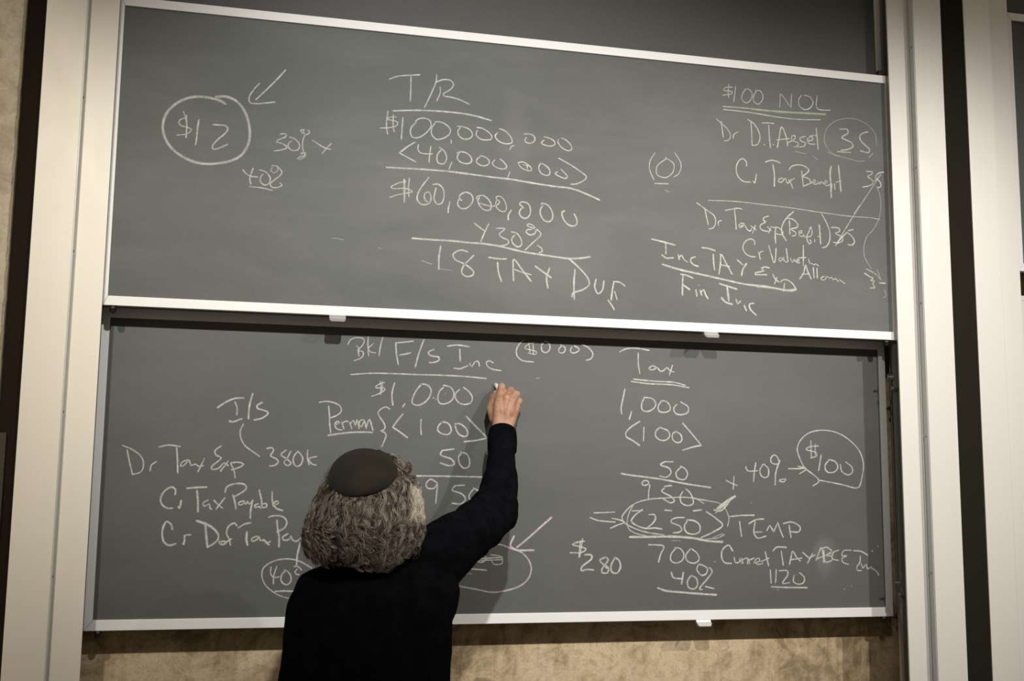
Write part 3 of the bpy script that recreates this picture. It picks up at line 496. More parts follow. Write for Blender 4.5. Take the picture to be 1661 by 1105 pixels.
L|word|Cr above the 40% circle|56,9,0:-1979,13928,-2008,14047,-2127,14136,-2207,13987,-2219,13779,-2159,13601,-2040,13527,-1869,13571;46,9,0:-1670,13779,-1664,13660,-1679,13547;46,9,0:-1670,13779,-1604,13791,-1517,13794;63,9,0:-1701,13571,-1671,13559
L|word|Def|71,9,0:-1387,14153,-1134,14064,-923,13929,-823,13794;49,9,0:-829,13809,-824,13689,-936,13570,-1093,13474;56,9,0:-1163,14049,-1127,13779,-1084,13474;56,9,0:-806,13614,-644,13623,-685,13545,-796,13575;49,9,0:-365,14020,-428,14095,-573,14020,-624,13839,-559,13704,-508,13533;46,9,0:-656,13554,-557,13659,-485,13695
L|word|Tax before Pay|49,9,0:-334,13966,-189,14066,-12,14106;56,9,0:-107,13870,-114,13689,-78,13523;46,9,0:166,13764,20,13695,37,13628,155,13673,197,13749,245,13652,335,13658;56,9,0:319,13673,475,13531;42,9,0:501,13628,392,13567
L|word|Pay with a long tail|46,9,0:432,14250,551,14290,794,14266,904,14145,864,13992,658,13864;56,9,0:646,14174,686,13901,723,13719,726,13482;46,9,0:946,13825,813,13734,846,13658,996,13688,1017,13779,1073,13658,1180,13627,1269,13703;53,9,0:1304,13733,1246,13475,1208,13262,1196,13005
L|circle|oval round 40% running behind the shoulder|39,8,0:1600,12927,1445,13019,1228,13126,894,13173,566,13099,348,12935,317,12755,409,12515,657,12302,931,12179,1324,12129
L|number|40% half hidden by the shoulder|35,9,0:542,12964,542,12783,627,12693,761,12716;41,9,0:691,12978,625,12753,618,12528;41,9,0:920,12871,820,12751,826,12586,949,12503,1052,12569,1062,12719,966,12855,881,12886;41,9,0:1128,12975,1234,12975,1328,12883;39,9,0:1221,12905,1163,12839,1195,12778,1272,12763;46,9,0:670,12341,895,12345,1196,12335
L|number|50 under <100>|42,9,0:11745,15871,11468,15867;46,9,0:11477,15855,11349,15786,11637,15671,11679,15552,11550,15431,11338,15456;42,9,0:11979,15715,11828,15554,11890,15395,12104,15378,12183,15538,12107,15677,11971,15743
L|line|rule between 50 and 950|49,9,0:10171,15513,10413,15476,10916,15423,11422,15362,11932,15276,12445,15202,12897,15147
L|number|950|42,9,0:11007,15207,10978,15306,10873,15324,10789,15244,10852,15186,11020,15215,10998,15010,10988,14793;46,9,0:11472,15164,11591,15181,11697,15190;44,9,0:11471,15113,11386,15033,11673,14877,11778,14759,11672,14699,11439,14808;42,9,0:12036,15027,11950,14879,11990,14701,12182,14623,12345,14684,12334,14843,12229,15021,12122,15099
L|circle|double oval round <250>|39,8,0:12675,14686,12462,14816,12013,14860,11503,14836,10997,14793,10577,14672,10306,14456,10193,14280,10263,14144,10491,14008,10908,13872,11453,13794;35,7,0:10535,14633,10410,14417,10346,14144,10408,13949,10616,13833,10907,13774;35,7,0:12441,14824,12870,14755,13172,14689,13343,14531,13448,14272,13400,14033;35,6,0:13310,13814,13115,13715,12727,13676;32,5,0:13246,13834,12942,13715
L|number|<250>|46,9,0:10806,14505,10576,14340,10471,14183,10575,14086,10825,13989,10992,13970;35,7,0:10493,14465,10806,14478;46,9,0:10994,14361,11162,14362,11204,14264,11119,14126,10950,13981,11160,13990,11391,13959;44,9,0:12072,14287,11838,14278,11689,14226,11667,14155,11920,14050,11996,13951,11919,13873,11728,13853;46,9,0:12177,14208,12069,14030,12131,13873,12344,13814,12537,13893,12539,14071,12391,14189,12143,14220;42,9,0:11479,14493,11691,14478;53,9,0:12351,14474,12600,14507;46,9,0:12737,14460,13036,14270,13249,14072,12944,13873,12590,13723
L|line|thick rule beneath <250>|71,9,0:10420,13736,10824,13736,11664,13747,12300,13708,12855,13616,13242,13596
L|arrow|thick scribbled arrow landing on the oval|79,9,0:13654,14905,13390,14751,13083,14541;49,9,0:12988,14509,13191,14478,13566,14872;42,9,0:13029,14410,13214,14570,13345,14670
L|arrow|double shafted arrow pointing right at the oval|35,9,0:9357,14405,9665,14414,9986,14431;42,9,0:9254,14276,9459,14200,9994,14151;42,9,0:9891,14259,10160,14202,10263,14144,10077,14073,9850,13980
L|number|$280|42,9,0:9093,13621,8849,13583,8736,13525,8890,13487,9134,13402,9012,13314,8668,13304;42,9,0:9035,13698,8952,13180;35,9,0:8971,13640,8923,13180;53,9,0:9094,13248,9297,13236,9297,13140,9013,12912,8993,12817,9176,12843,9359,12826;49,9,0:9726,13184,9542,13101,9583,13024,9787,12888,9767,12754,9603,12755,9603,12851,9788,13119,9685,13185;53,7,0:9644,12985,9746,12869;53,9,0:9993,13176,9869,12945,9890,12772,10033,12733,10149,12905,10096,13098,9972,13176
L|number|700|46,9,0:10981,13521,11241,13513,11442,13473,11344,13248,11280,13034;42,9,0:11809,13422,11659,13246,11658,13071,11826,13004,12017,13108,12040,13284,11914,13422,11767,13430;42,9,0:12254,13409,12103,13206,12165,13049,12377,13001,12506,13086,12465,13263,12296,13393;35,3,0:11663,13637,11950,13629
L|number|40% under 700|53,9,0:11664,12748,11717,12604,11970,12563;53,9,0:12026,12745,11968,12407;46,9,0:12267,12658,12151,12503,12179,12327,12348,12275,12455,12383,12415,12578,12267,12650;42,9,0:12483,12961,12439,12813,12586,12655,12736,12713,12759,12850,12590,12949,12483,12961;46,9,0:12824,12869,12908,12770,12755,12556,12539,12324,12517,12258,12602,12264;44,9,0:12689,12342,12957,12280;53,4,0:12976,13045,13010,13029
L|line|rule beneath 40%|63,9,0:11254,12318,11483,12238,11987,12186,12495,12141,13027,12104
L|number|plus sign|35,9,0:13372,15362,13551,15274,13731,15213;35,9,0:13628,15487,13597,15103
L|number|40% beside the $100 circle|42,9,0:14002,15763,14049,15651,14370,15646;46,9,0:14325,15882,14270,15608,14240,15336;42,9,0:14548,15839,14445,15656,14515,15475,14689,15477,14719,15705,14573,15849;42,9,0:15073,15916,15002,16075,14902,16119,14800,16003,14823,15889,15022,15855,15099,15962;49,9,0:15084,15939,14957,15617,14923,15243;42,9,0:15061,15390,15272,15416,15210,15337,15061,15354
L|arrow|short arrow pointing at the $100 circle|42,9,0:15360,15723,15622,15726,15874,15739;39,9,0:15674,15801,15935,15722,15709,15572
L|circle|large circle round $100|39,9,0:16140,15228,16320,15336,16332,15405,16124,15586,15900,15744,15730,16040,15661,16316,15795,16595,16106,16810,16568,16880,17029,16797,17435,16557,17711,16258,17818,15887,17764,15514,17650,15211,17546,15178,17085,15275,16347,15396
L|number|$100 circled|39,9,0:16350,16411,16043,16369,15940,16298,16268,16211,16291,16119,16085,16046;35,9,0:16109,16564,16111,16070;35,9,0:16239,16465,16241,16141;46,9,0:16434,16144,16340,15681;44,9,0:16697,16009,16548,15822,16609,15648,16840,15641,16972,15782,16900,15943,16671,16018;44,9,0:17052,15876,17097,15668,17300,15564,17447,15649,17436,15788,17235,15948
L|word|TEMP|49,9,0:13487,14318,13805,14351,14247,14361;49,9,0:13778,14185,13834,13752;46,9,0:14070,14118,14293,14231,14540,14254;46,9,0:14268,14186,14227,13850,14332,13707,14604,13761;42,9,0:14237,13872,14483,13882;p44,9,0:14632,13918,14724,14075,14854,13886,14984,14157,15054,13941,15148,13725;44,9,0:15341,14076,15397,13724;44,9,0:15157,14121,15433,14167,15704,14009,15651,13887,15351,13896
L|word|Current|46,9,0:13554,13339,13426,13503,13230,13362,13212,13141,13297,13008,13514,12985;42,9,0:13590,13161,13636,13006,13758,13027,13769,13138,13820,12983;39,9,0:13833,13138,13869,12983;39,9,0:13856,13085,14003,13137,14005,12968;39,9,0:14037,13115,14073,12968;39,9,0:14051,13070,14223,13136;39,9,0:14196,12994,14393,13055,14360,13136,14231,13047,14318,12958,14490,12979;49,9,0:14570,13313,14615,13112,14670,12911;39,9,0:14442,13037,14690,13134
L|word|TAXABLE|46,9,0:14817,13335,14919,13437,15241,13437;46,9,0:15075,13334,15130,12931;46,9,0:15329,12952,15384,13153,15438,13333,15558,13153,15680,13040;42,9,0:15357,13077,15732,13129;46,9,0:15761,13287,15982,13106;42,9,0:16072,13263,15903,12971;42,9,0:15958,13128,16161,13218;46,9,0:16182,13060,16368,13420,16432,12991;42,9,0:16208,13105,16667,13261;39,9,0:16317,13398,16571,13443;41,9,0:16442,13352,16483,13013,16713,13080,16665,13180,16513,13194,16695,13329,16571,13420;42,9,0:16924,13351,16744,13283,16713,13102,16915,13056;41,9,0:17332,13350,17076,13328,17021,13192,17174,13191;41,9,0:17173,13177,17018,13101,17065,12987,17242,12941
L|word|Inc at the right edge|49,9,0:17408,13336,17664,13312,17866,13202;39,9,0:17624,13176,17602,12984,17495,12849,17518,12758,17646,12757;39,9,0:17653,12961,17699,12825,17806,12938,17853,12801,17984,12868;46,9,0:17982,12823,18109,12754,18222,12616;53,9,0:18010,13334,18036,13320;42,7,0:18206,13462,18232,13448
L|number|1120 underlined|42,9,0:14717,12800,14728,12599,14739,12413;42,9,0:14905,12798,14890,12598,14872,12429;42,9,0:14993,12766,15250,12765,15273,12662,15093,12409,15317,12425;44,9,0:15471,12638,15441,12459,15589,12378,15764,12421,15793,12568,15647,12704;49,9,0:14736,12311,15140,12293,15875,12277
L|line|scattered chalk specks near the lower right corner|39,6,0:17062,12228,17087,12219;35,5,0:17304,12316,17324,12307;39,6,0:14927,12233,14956,12220;35,4,0:14145,14725,14165,14712
'''

M_slate_up = slate_material('slate_upper', (0.075, 0.079, 0.071), (0.20, 0.205, 0.185), 0.42,
    [(-0.06, 0.20, 0.34, 0.18, 0.20), (-0.52, 0.18, 0.34, 0.13, 0.14), (-0.055, 0.50, 0.055, 0.20, 0.14), (-0.33, 0.36, 0.22, 0.12, 0.10), (0.62, 0.22, 0.20, 0.12, 0.05), (0.98, 0.13, 0.10, 0.09, 0.05)])
M_slate_lo = slate_material('slate_lower', (0.076, 0.079, 0.072), (0.20, 0.205, 0.19), 0.22,
    [(0.925, 0.175, 0.05, 0.080, 0.38), (0.0, 0.6, 0.7, 0.2, 0.06)])
M_slate_bk = slate_material('slate_back', (0.060, 0.060, 0.055), (0.11, 0.11, 0.10), 0.15)

board('upper chalkboard covered in white sums, in front of the others', -0.3765, 1.8415, 1.9805, 2.7515, 0.0, M_slate_up,
      fw=0.0245, sw=0.0115, pulls=(0.1997, 1.2583), bumpers=((-0.3637, -1), (1.8200, -1), (1.8282, 1)), mk='U')
board('lower chalkboard the person is writing on', -0.3785, 1.8415, 1.1685, 1.9370, 0.085, M_slate_lo,
      fw=0.0265, sw=0.0205, pulls=(0.2060, 1.2606), bumpers=((-0.3650, -1), (1.8348, -1)), mk='L')
board('blank dark chalkboard behind, rising above the upper one', -0.3765, 1.8420, 2.7550, 3.5270, 0.044, M_slate_bk,
      fw=0.0245, sw=0.0240)
board('upper chalkboard of the next bay, cut off by the right edge', 2.3000, 4.5200, 2.2150, 3.0060, 0.0, M_slate_bk,
      fw=0.0250, sw=0.0180, pulls=(2.9, 3.9), bumpers=((2.32, -1), (4.5, -1)))
board('lower chalkboard of the next bay, only its pale left stile showing', 2.4000, 4.4200, 1.3500, 2.1050, 0.085, M_slate_bk,
      fw=0.0250, sw=0.1200, pulls=(2.9, 3.9))
board('blank dark chalkboard at the top of the next bay, in the far top right corner', 2.3000, 4.5200, 3.0150, 3.7900, 0.044, M_slate_bk,
      fw=0.0250, sw=0.0180)
post((4.62, 4.71), (4.54, 4.6198), 1, 'pale post closing the next bay, beyond the right edge', M_post_b, [1.28, 1.68, 2.08])

# ---------------------------------------------------------------- person
def lin(a, b, t): return a + (b - a) * t
def ring_loft(bm, secs, seg=32):
    # secs: (center, axis_u*ru, axis_v*rv)
    loops = []
    for c, u, v in secs:
        c, u, v = Vector(c), Vector(u), Vector(v)
        loops.append([bm.verts.new(c + u * math.cos(2 * math.pi * k / seg) + v * math.sin(2 * math.pi * k / seg)) for k in range(seg)])
    for a, b in zip(loops, loops[1:]):
        for k in range(seg):
            j = (k + 1) % seg; bm.faces.new([a[k], a[j], b[j], b[k]])
    bm.faces.new(loops[0][::-1]); bm.faces.new(loops[-1])
def tube(bm, pts, rad, seg=20, flat=None):
    # rounded tube through pts; rad: per point radius (or (ru, rv)); flat: reference direction for ru
    P = [Vector(p) for p in pts]
    n = len(P); secs = []
    T = [(P[min(n - 1, i + 1)] - P[max(0, i - 1)]).normalized() for i in range(n)]
    r = Vector(flat) if flat is not None else Vector((0, 0, 1))
    if abs(T[0].dot(r.normalized())) > 0.9: r = Vector((1, 0, 0.1))
    U = []
    for t_ in T:
        if flat is not None: r = Vector(flat)
        u_ = (r - t_ * r.dot(t_)).normalized(); U.append(u_); r = u_
    def frame(i): return T[i], U[i], T[i].cross(U[i])
    def R(i): return rad[i] if isinstance(rad[i], tuple) else (rad[i], rad[i])
    t, u, v = frame(0)
    for k in (80, 55, 28):
        s = math.cos(math.radians(k)); q = math.sin(math.radians(k)); a, b = R(0)
        secs.append((P[0] - t * min(a, b) * q, u * a * s, v * b * s))
    for i in range(n):
        t, u, v = frame(i); a, b = R(i); secs.append((P[i], u * a, v * b))
        if i < n - 1:
            t2, u2, v2 = frame(i + 1); a2, b2 = R(i + 1)
            for f in (0.33, 0.67):
                uu = (u.lerp(u2, f)).normalized(); vv = (v.lerp(v2, f)).normalized()
                secs.append((P[i].lerp(P[i + 1], f), uu * lin(a, a2, f), vv * lin(b, b2, f)))
    t, u, v = frame(n - 1)
    for k in (28, 55, 80):
        s = math.cos(math.radians(k)); q = math.sin(math.radians(k)); a, b = R(n - 1)
        secs.append((P[-1] + t * min(a, b) * q, u * a * s, v * b * s))
    ring_loft(bm, secs, seg)
def ell(bm, c, r, rot=None, seg=28):
    q = bmesh.ops.create_uvsphere(bm, u_segments=seg, v_segments=seg // 2 + 2, radius=1)
    m = Matrix.Diagonal((r[0], r[1], r[2], 1))
    if rot is not None: m = rot.to_4x4() @ m
    bmesh.ops.transform(bm, matrix=Matrix.Translation(Vector(c)) @ m, verts=q['verts'])
def fuse(bm, voxel, smooth=4, fac=0.5):
    me = bpy.data.meshes.new('tmp'); bmesh.ops.recalc_face_normals(bm, faces=bm.faces)
    bm.to_mesh(me); bm.free()
    o = bpy.data.objects.new('tmp', me); C.objects.link(o)
    r = o.modifiers.new('r', 'REMESH'); r.mode = 'VOXEL'; r.voxel_size = voxel; r.adaptivity = 0
    if smooth:
        s = o.modifiers.new('s', 'SMOOTH'); s.iterations = smooth; s.factor = fac
    dg = bpy.context.evaluated_depsgraph_get()
    ev = o.evaluated_get(dg); m2 = bpy.data.meshes.new_from_object(ev)
    bpy.data.objects.remove(o); bpy.data.meshes.remove(me)
    b2 = bmesh.new(); b2.from_mesh(m2); bpy.data.meshes.remove(m2)
    return b2

# skin
M_skin = mat('skin', (0.56, 0.30, 0.19), 0.55, 0, 0.35)
n = N(M_skin)
f = n.noise(n.coord(), 26, 5, 0.65, 0.4); f2 = n.noise(n.coord(), 190, 4, 0.65)
col = n.ramp(f, [(0.34, (0.27, 0.125, 0.075)), (0.50, (0.37, 0.205, 0.130)), (0.70, (0.45, 0.285, 0.195))])
n.link(n.mix(n.ramp(f2, [(0.35, g3(0.25)), (0.55, g3(0))]), col, (0.42, 0.19, 0.115)), n.b.inputs['Base Color'])
n.b.inputs['Subsurface Weight'].default_value = 0.12
n.b.inputs['Subsurface Radius'].default_value = (0.012, 0.004, 0.002)
n.bump(n.math('ADD', f2, n.noise(n.coord((1, 1, 3)), 70, 4, 0.6)), 0.5, 0.0012)
M_black = mat('black_knit', (0.0045, 0.0045, 0.006), 1.0, 0, 0.03)
n = N(M_black)
k1 = n.noise(n.coord((1, 1, 1)), 420, 2, 0.5)
n.link(n.ramp(n.noise(n.coord(), 30, 6, 0.6), [(0.35, (0.0022, 0.0022, 0.0030)), (0.7, (0.0050, 0.0050, 0.0066))]), n.b.inputs['Base Color'])
n.bump(k1, 0.5, 0.0015)
M_trouser = mat('dark_trouser', (0.018, 0.018, 0.022), 0.9, 0, 0.2)
M_shoe = mat('black_shoe', (0.01, 0.01, 0.01), 0.4)

PX, PY = 0.255, -0.40
person = thing('person', 'person in a black sweater and brown skullcap reaching up to write with chalk', 'person', (PX, PY, 0))

# head frame
HC = Vector((0.2505, -0.413, 1.469))
HF = Vector((0.28, 0.94, 0.16)).normalized()
HU = Vector((-0.17, -0.13, 0.97)); HU = (HU - HF * HU.dot(HF)).normalized()
HR = HF.cross(HU).normalized()
HM = Matrix((HR, HF, HU)).transposed()
def hp(x, y, z): return HC + HM @ Vector((x, y, z))

SR = Vector((0.410, -0.335, 1.345)); ER = Vector((0.612, -0.150, 1.447)); WR = Vector((0.6475, -0.014, 1.664))
SL = Vector((0.142, -0.405, 1.275)); EL = Vector((0.118, -0.415, 1.025)); WL = Vector((0.128, -0.345, 0.80))

bm = bmesh.new()
# skull, face, jaw
ell(bm, HC, (0.074, 0.094, 0.104), HM)
ell(bm, hp(0, 0.030, -0.055), (0.056, 0.062, 0.062), HM)
ell(bm, hp(0, 0.070, -0.098), (0.026, 0.022, 0.020), HM)          # chin
ell(bm, hp(0, 0.082, 0.018), (0.050, 0.016, 0.012), HM)           # brow
tube(bm, [hp(0, 0.088, 0.005), hp(0, 0.102, -0.018), hp(0, 0.110, -0.034)], [0.008, 0.010, 0.012], 14)
ell(bm, hp(0.010, 0.098, -0.038), (0.007, 0.008, 0.006), HM); ell(bm, hp(-0.010, 0.098, -0.038), (0.007, 0.008, 0.006), HM)
for s in (-1, 1):
    ell(bm, hp(s * 0.031, 0.080, -0.004), (0.014, 0.011, 0.010), HM)
    ell(bm, hp(s * 0.040, 0.066, -0.030), (0.020, 0.022, 0.018), HM)
    tube(bm, [hp(s * 0.074, -0.004, 0.012), hp(s * 0.082, -0.014, 0.018), hp(s * 0.084, -0.018, 0.0), hp(s * 0.080, -0.010, -0.022), hp(s * 0.073, 0.0, -0.030)], [0.005, 0.006, 0.006, 0.006, 0.005], 12)
    ell(bm, hp(s * 0.074, -0.006, -0.004), (0.008, 0.012, 0.020), HM)
tube(bm, [hp(-0.020, 0.088, -0.062), hp(0, 0.096, -0.059), hp(0.020, 0.088, -0.062)], [0.004, 0.006, 0.004], 12)
tube(bm, [hp(-0.017, 0.087, -0.069), hp(0, 0.094, -0.071), hp(0.017, 0.087, -0.069)], [0.004, 0.006, 0.004], 12)
# neck and trunk inside the sweater
tube(bm, [hp(0, -0.015, -0.06), Vector((0.258, -0.420, 1.36)), Vector((0.262, -0.415, 1.30))], [0.052, 0.054, 0.062], 24)
ex, ey = Vector((1, 0, 0)), Vector((0, 1, 0))
ring_loft(bm, [((0.265, -0.405, z), ex * a, ey * b) for z, a, b in ((1.33, 0.06, 0.05), (1.30, 0.12, 0.07), (1.24, 0.145, 0.088), (1.12, 0.135, 0.09), (1.0, 0.125, 0.09), (0.88, 0.14, 0.10), (0.78, 0.14, 0.10), (0.74, 0.09, 0.07))], 32)
tube(bm, [SR - Vector((0.06, 0.03, 0.03)), SR, SR.lerp(ER, 0.5), ER, ER.lerp(WR, 0.35), ER.lerp(WR, 0.8), WR], [0.05, 0.048, 0.041, 0.036, 0.037, 0.029, (0.0255, 0.020)], 24, flat=(1, 0, 0))
tube(bm, [SL + Vector((0.05, 0, 0.02)), SL, SL.lerp(EL, 0.5), EL, EL.lerp(WL, 0.35), EL.lerp(WL, 0.8), WL], [0.045, 0.045, 0.04, 0.034, 0.035, 0.027, 0.022], 24)
for s, hx in ((-1, 0.185), (1, 0.345)):
    tube(bm, [(hx, -0.40, 0.80), (hx, -0.385, 0.62), (hx, -0.38, 0.46), (hx, -0.39, 0.34), (hx, -0.40, 0.20), (hx, -0.405, 0.09)], [0.078, 0.070, 0.050, 0.050, 0.042, 0.034], 20)
    tube(bm, [(hx, -0.43, 0.055), (hx, -0.36, 0.045), (hx, -0.27, 0.032)], [0.030, 0.032, 0.026], 16)
# raised right hand: palm, four curled fingers, thumb against the index, all closing on the chalk
def V3(*a): return Vector(a)
iM, mM, rM, pM = V3(0.6400, 0.002, 1.7440), V3(0.6585, -0.003, 1.7475), V3(0.6765, 0.000, 1.7410), V3(0.6905, 0.008, 1.7290)
iP, iD, iT = V3(0.6535, 0.032, 1.7840), V3(0.6575, 0.058, 1.7850), V3(0.6575, 0.075, 1.7765)
mP, mD, mT = V3(0.6790, 0.030, 1.7740), V3(0.6810, 0.058, 1.7690), V3(0.6755, 0.071, 1.7600)
rP, rD, rT = V3(0.6960, 0.032, 1.7640), V3(0.6975, 0.058, 1.7560), V3(0.6910, 0.068, 1.7450)
pP, pD, pT = V3(0.7050, 0.034, 1.7460), V3(0.7065, 0.054, 1.7380), V3(0.6990, 0.062, 1.7290)
tC, tM, tI, tT = V3(0.6300, 0.012, 1.6930), V3(0.6235, 0.030, 1.7230), V3(0.6350, 0.055, 1.7530), V3(0.6490, 0.074, 1.7700)
for base, m, r in ((-0.012, iM, 0.0125), (-0.004, mM, 0.0125), (0.005, rM, 0.0120), (0.012, pM, 0.0110)):
    s0 = WR + Vector((base, 0.002, 0.004))
    tube(bm, [s0, s0.lerp(m, 0.5) + Vector((0, 0.003, 0)), m + Vector((0, 0.004, 0))], [(0.017, 0.016), (0.0155, 0.0145), (r + 0.001, r + 0.001)], 16, flat=(1, 0, 0))
ell(bm, (WR + mM) / 2 + Vector((0.004, 0.010, 0.004)), (0.030, 0.017, 0.036))
ell(bm, (0.6365, 0.020, 1.7120), (0.017, 0.018, 0.026))
for a, b, c, d, r in ((iM, iP, iD, iT, 0.0106), (mM, mP, mD, mT, 0.0104), (rM, rP, rD, rT, 0.0098), (pM, pP, pD, pT, 0.0086)):
    tube(bm, [a + Vector((0, 0.003, 0)), a.lerp(b, 0.5), b, b.lerp(c, 0.5), c, d], [r * 1.12, r * 0.98, r * 1.06, r * 0.92, r * 0.92, r * 0.80], 16)
    ell(bm, a + Vector((0, -0.0015, 0)), (r * 1.12, r * 1.0, r * 1.15))
tube(bm, [tC, tM, tM.lerp(tI, 0.5), tI, tT], [0.0145, 0.0125, 0.0108, 0.0112, 0.0085], 16)
for s0, m in ((WR, iM), (WR, mM), (WR, rM)):      # tendons on the back of the hand
    q0 = s0 + (m - s0) * 0.35; q0.y -= 0.0125; q1 = m.copy(); q1.y -= 0.009
    tube(bm, [q0, q0.lerp(q1, 0.5), q1], [0.0022, 0.0024, 0.002], 10)
# lowered left hand
LD = Vector((0.05, 0.25, -0.97)).normalized()
pc = WL + LD * 0.05
ell(bm, pc, (0.018, 0.040, 0.050))
for k, (dy, ln_) in enumerate(((0.028, 0.066), (0.010, 0.072), (-0.009, 0.068), (-0.026, 0.054))):
    b0 = pc + Vector((0, dy, -0.030)); b1 = b0 + Vector((0.004, 0.004, -ln_ * 0.5)); b2 = b1 + Vector((0.014, 0.002, -ln_ * 0.32)); b3 = b2 + Vector((0.016, 0, -ln_ * 0.12))
    tube(bm, [b0, b1, b2, b3], [0.0095, 0.0088, 0.008, 0.007], 14)
tube(bm, [WL + LD * 0.02 + Vector((0, 0.02, 0)), pc + Vector((0.008, 0.044, 0.0)), pc + Vector((0.016, 0.052, -0.028)), pc + Vector((0.020, 0.048, -0.048))], [0.013, 0.0115, 0.010, 0.008], 14)
bm = fuse(bm, 0.0024, 3, 0.5)
obj('body', bm, M_skin, person, smooth=True)

# nails on the raised hand
def nail(c, d, nrm, w_, l_):
    bm = bmesh.new()
    d = d.normalized(); nrm = (nrm - d * nrm.dot(d)).normalized(); s = d.cross(nrm)
    ell(bm, c + nrm * 0.0005, (w_, l_, 0.0012), Matrix((s, d, nrm)).transposed(), 16)
    return bm
M_nail = mat('nail', (0.70, 0.42, 0.36), 0.3)
bm = nail(iT.lerp(iD, 0.25), iT - iD, Vector((-0.2, -0.1, 1)), 0.0052, 0.0062)
b2 = nail(tT.lerp(tI, 0.2) + Vector((-0.006, -0.003, 0.004)), tT - tI, Vector((-1, -0.5, 0.5)), 0.0055, 0.0066)
obj('nail', bm, M_nail, person, smooth=True); obj('nail', b2, M_nail, person, smooth=True)

# sweater
bm = bmesh.new()
ring_loft(bm, [((cx, cy, z), Vector((a, 0, tlt)), Vector((0, b, 0))) for z, cx, cy, a, b, tlt in (
    (1.375, 0.258, -0.417, 0.052, 0.050, 0.0), (1.352, 0.262, -0.415, 0.070, 0.062, 0.004), (1.325, 0.268, -0.410, 0.115, 0.082, 0.012), (1.285, 0.276, -0.405, 0.158, 0.102, 0.012),
    (1.22, 0.282, -0.400, 0.170, 0.116, 0.008), (1.15, 0.283, -0.400, 0.168, 0.120, 0.0), (1.08, 0.282, -0.400, 0.166, 0.122, 0.0), (1.00, 0.278, -0.400, 0.168, 0.126, 0), (0.92, 0.275, -0.400, 0.176, 0.134, 0), (0.84, 0.270, -0.400, 0.180, 0.140, 0), (0.79, 0.270, -0.400, 0.176, 0.136, 0))], 40)
tube(bm, [(0.33, -0.38, 1.270), (0.372, -0.358, 1.312), SR + Vector((0.008, 0.006, 0.0)), SR.lerp(ER, 0.35), SR.lerp(ER, 0.7), ER, ER.lerp(WR, 0.25), ER.lerp(WR, 0.55), ER.lerp(WR, 0.80)],
     [0.085, 0.083, 0.078, 0.070, 0.062, 0.051, 0.045, 0.040, 0.035], 28)
tube(bm, [SR.lerp(ER, 0.45) + Vector((-0.004, 0, 0.013)), SR.lerp(ER, 0.78) + Vector((-0.010, 0, 0.021)), ER + Vector((-0.016, 0.012, 0.034)), ER.lerp(WR, 0.50) + Vector((-0.006, 0, 0.0))], [0.050, 0.048, 0.042, 0.034], 24)
ell(bm, SR + Vector((-0.028, -0.012, 0.000)), (0.075, 0.062, 0.062))
ell(bm, (0.408, -0.372, 1.262), (0.062, 0.070, 0.080))
tube(bm, [(0.19, -0.40, 1.285), (0.152, -0.402, 1.270), SL.lerp(EL, 0.15), SL.lerp(EL, 0.5), EL, EL.lerp(WL, 0.3), EL.lerp(WL, 0.7), WL + Vector((0, 0, 0.01))],
     [0.060, 0.062, 0.060, 0.056, 0.052, 0.048, 0.040, 0.034], 28)
bm = fuse(bm, 0.0055, 6, 0.5)
bm.normal_update()
ax = (ER - SR).normalized(); ax2 = (WR - ER).normalized()
for v in bm.verts:
    p = v.co
    d = 0.0035 * noise.noise(p * 14) + 0.0016 * noise.noise(p * 38)
    s = (p - SR).dot(ax) / (ER - SR).length
    q = (p - ER).dot(ax2) / (WR - ER).length
    da = (p - SR - ax * (p - SR).dot(ax)).length
    if p.x > 0.38 and p.z > 1.24:
        # creases gather round the elbow and the upper arm
        k = math.exp(-((s - 0.75) / 0.5) ** 2)
        ph = s * 11 + 3.2 * noise.noise(p * 8) + 2.0 * (p.z - 1.35) * 9
        d += 0.0034 * k * (0.6 + noise.noise(p * 7)) * (1 - abs(math.sin(ph)) * 1.6)
        if q > 0.05: d += 0.0012 * math.sin(q * 20 + 4 * noise.noise(p * 12)) * max(0, 1 - q)
    else:
        # long soft folds hanging on the back
        d += 0.0030 * noise.noise((p.x * 22 + p.z * 5, p.y * 8, p.z * 5))
    v.co = p + v.normal * d
sw = obj('sweater', bm, M_black, person, smooth=True)
# ribbed cuff, collar
bm = bmesh.new()
secs = []
c0, c1 = ER.lerp(WR, 0.73), WR - ax2 * 0.000
t = ax2; u = (Vector((1, 0, 0)) - t * t.x).normalized(); vv = t.cross(u)
seg = 60; loops = []
for i in range(13):
    f = i / 12; c = c0.lerp(c1, f); r = lin(0.0375, 0.0345, f) + (0.0025 * math.sin(f * math.pi))
    if i == 12: r -= 0.003
    loops.append([bm.verts.new(c + (u * math.cos(2 * math.pi * k / seg) + vv * 0.92 * math.sin(2 * math.pi * k / seg)) * (r + 0.0011 * (k % 2))) for k in range(seg)])
inn = [[bm.verts.new(c1 - t * z + (u * math.cos(2 * math.pi * k / seg) + vv * 0.92 * math.sin(2 * math.pi * k / seg)) * (0.0285 - z * 0.05)) for k in range(seg)] for z in (0.0, 0.02)]
loops += inn
for a, b in zip(loops, loops[1:]):
    for k in range(seg):
        j = (k + 1) % seg; bm.faces.new([a[k], a[j], b[j], b[k]])
bm.faces.new(loops[0][::-1])
bmesh.ops.recalc_face_normals(bm, faces=bm.faces)
obj('cuff', bm, M_black, sw, smooth=True)
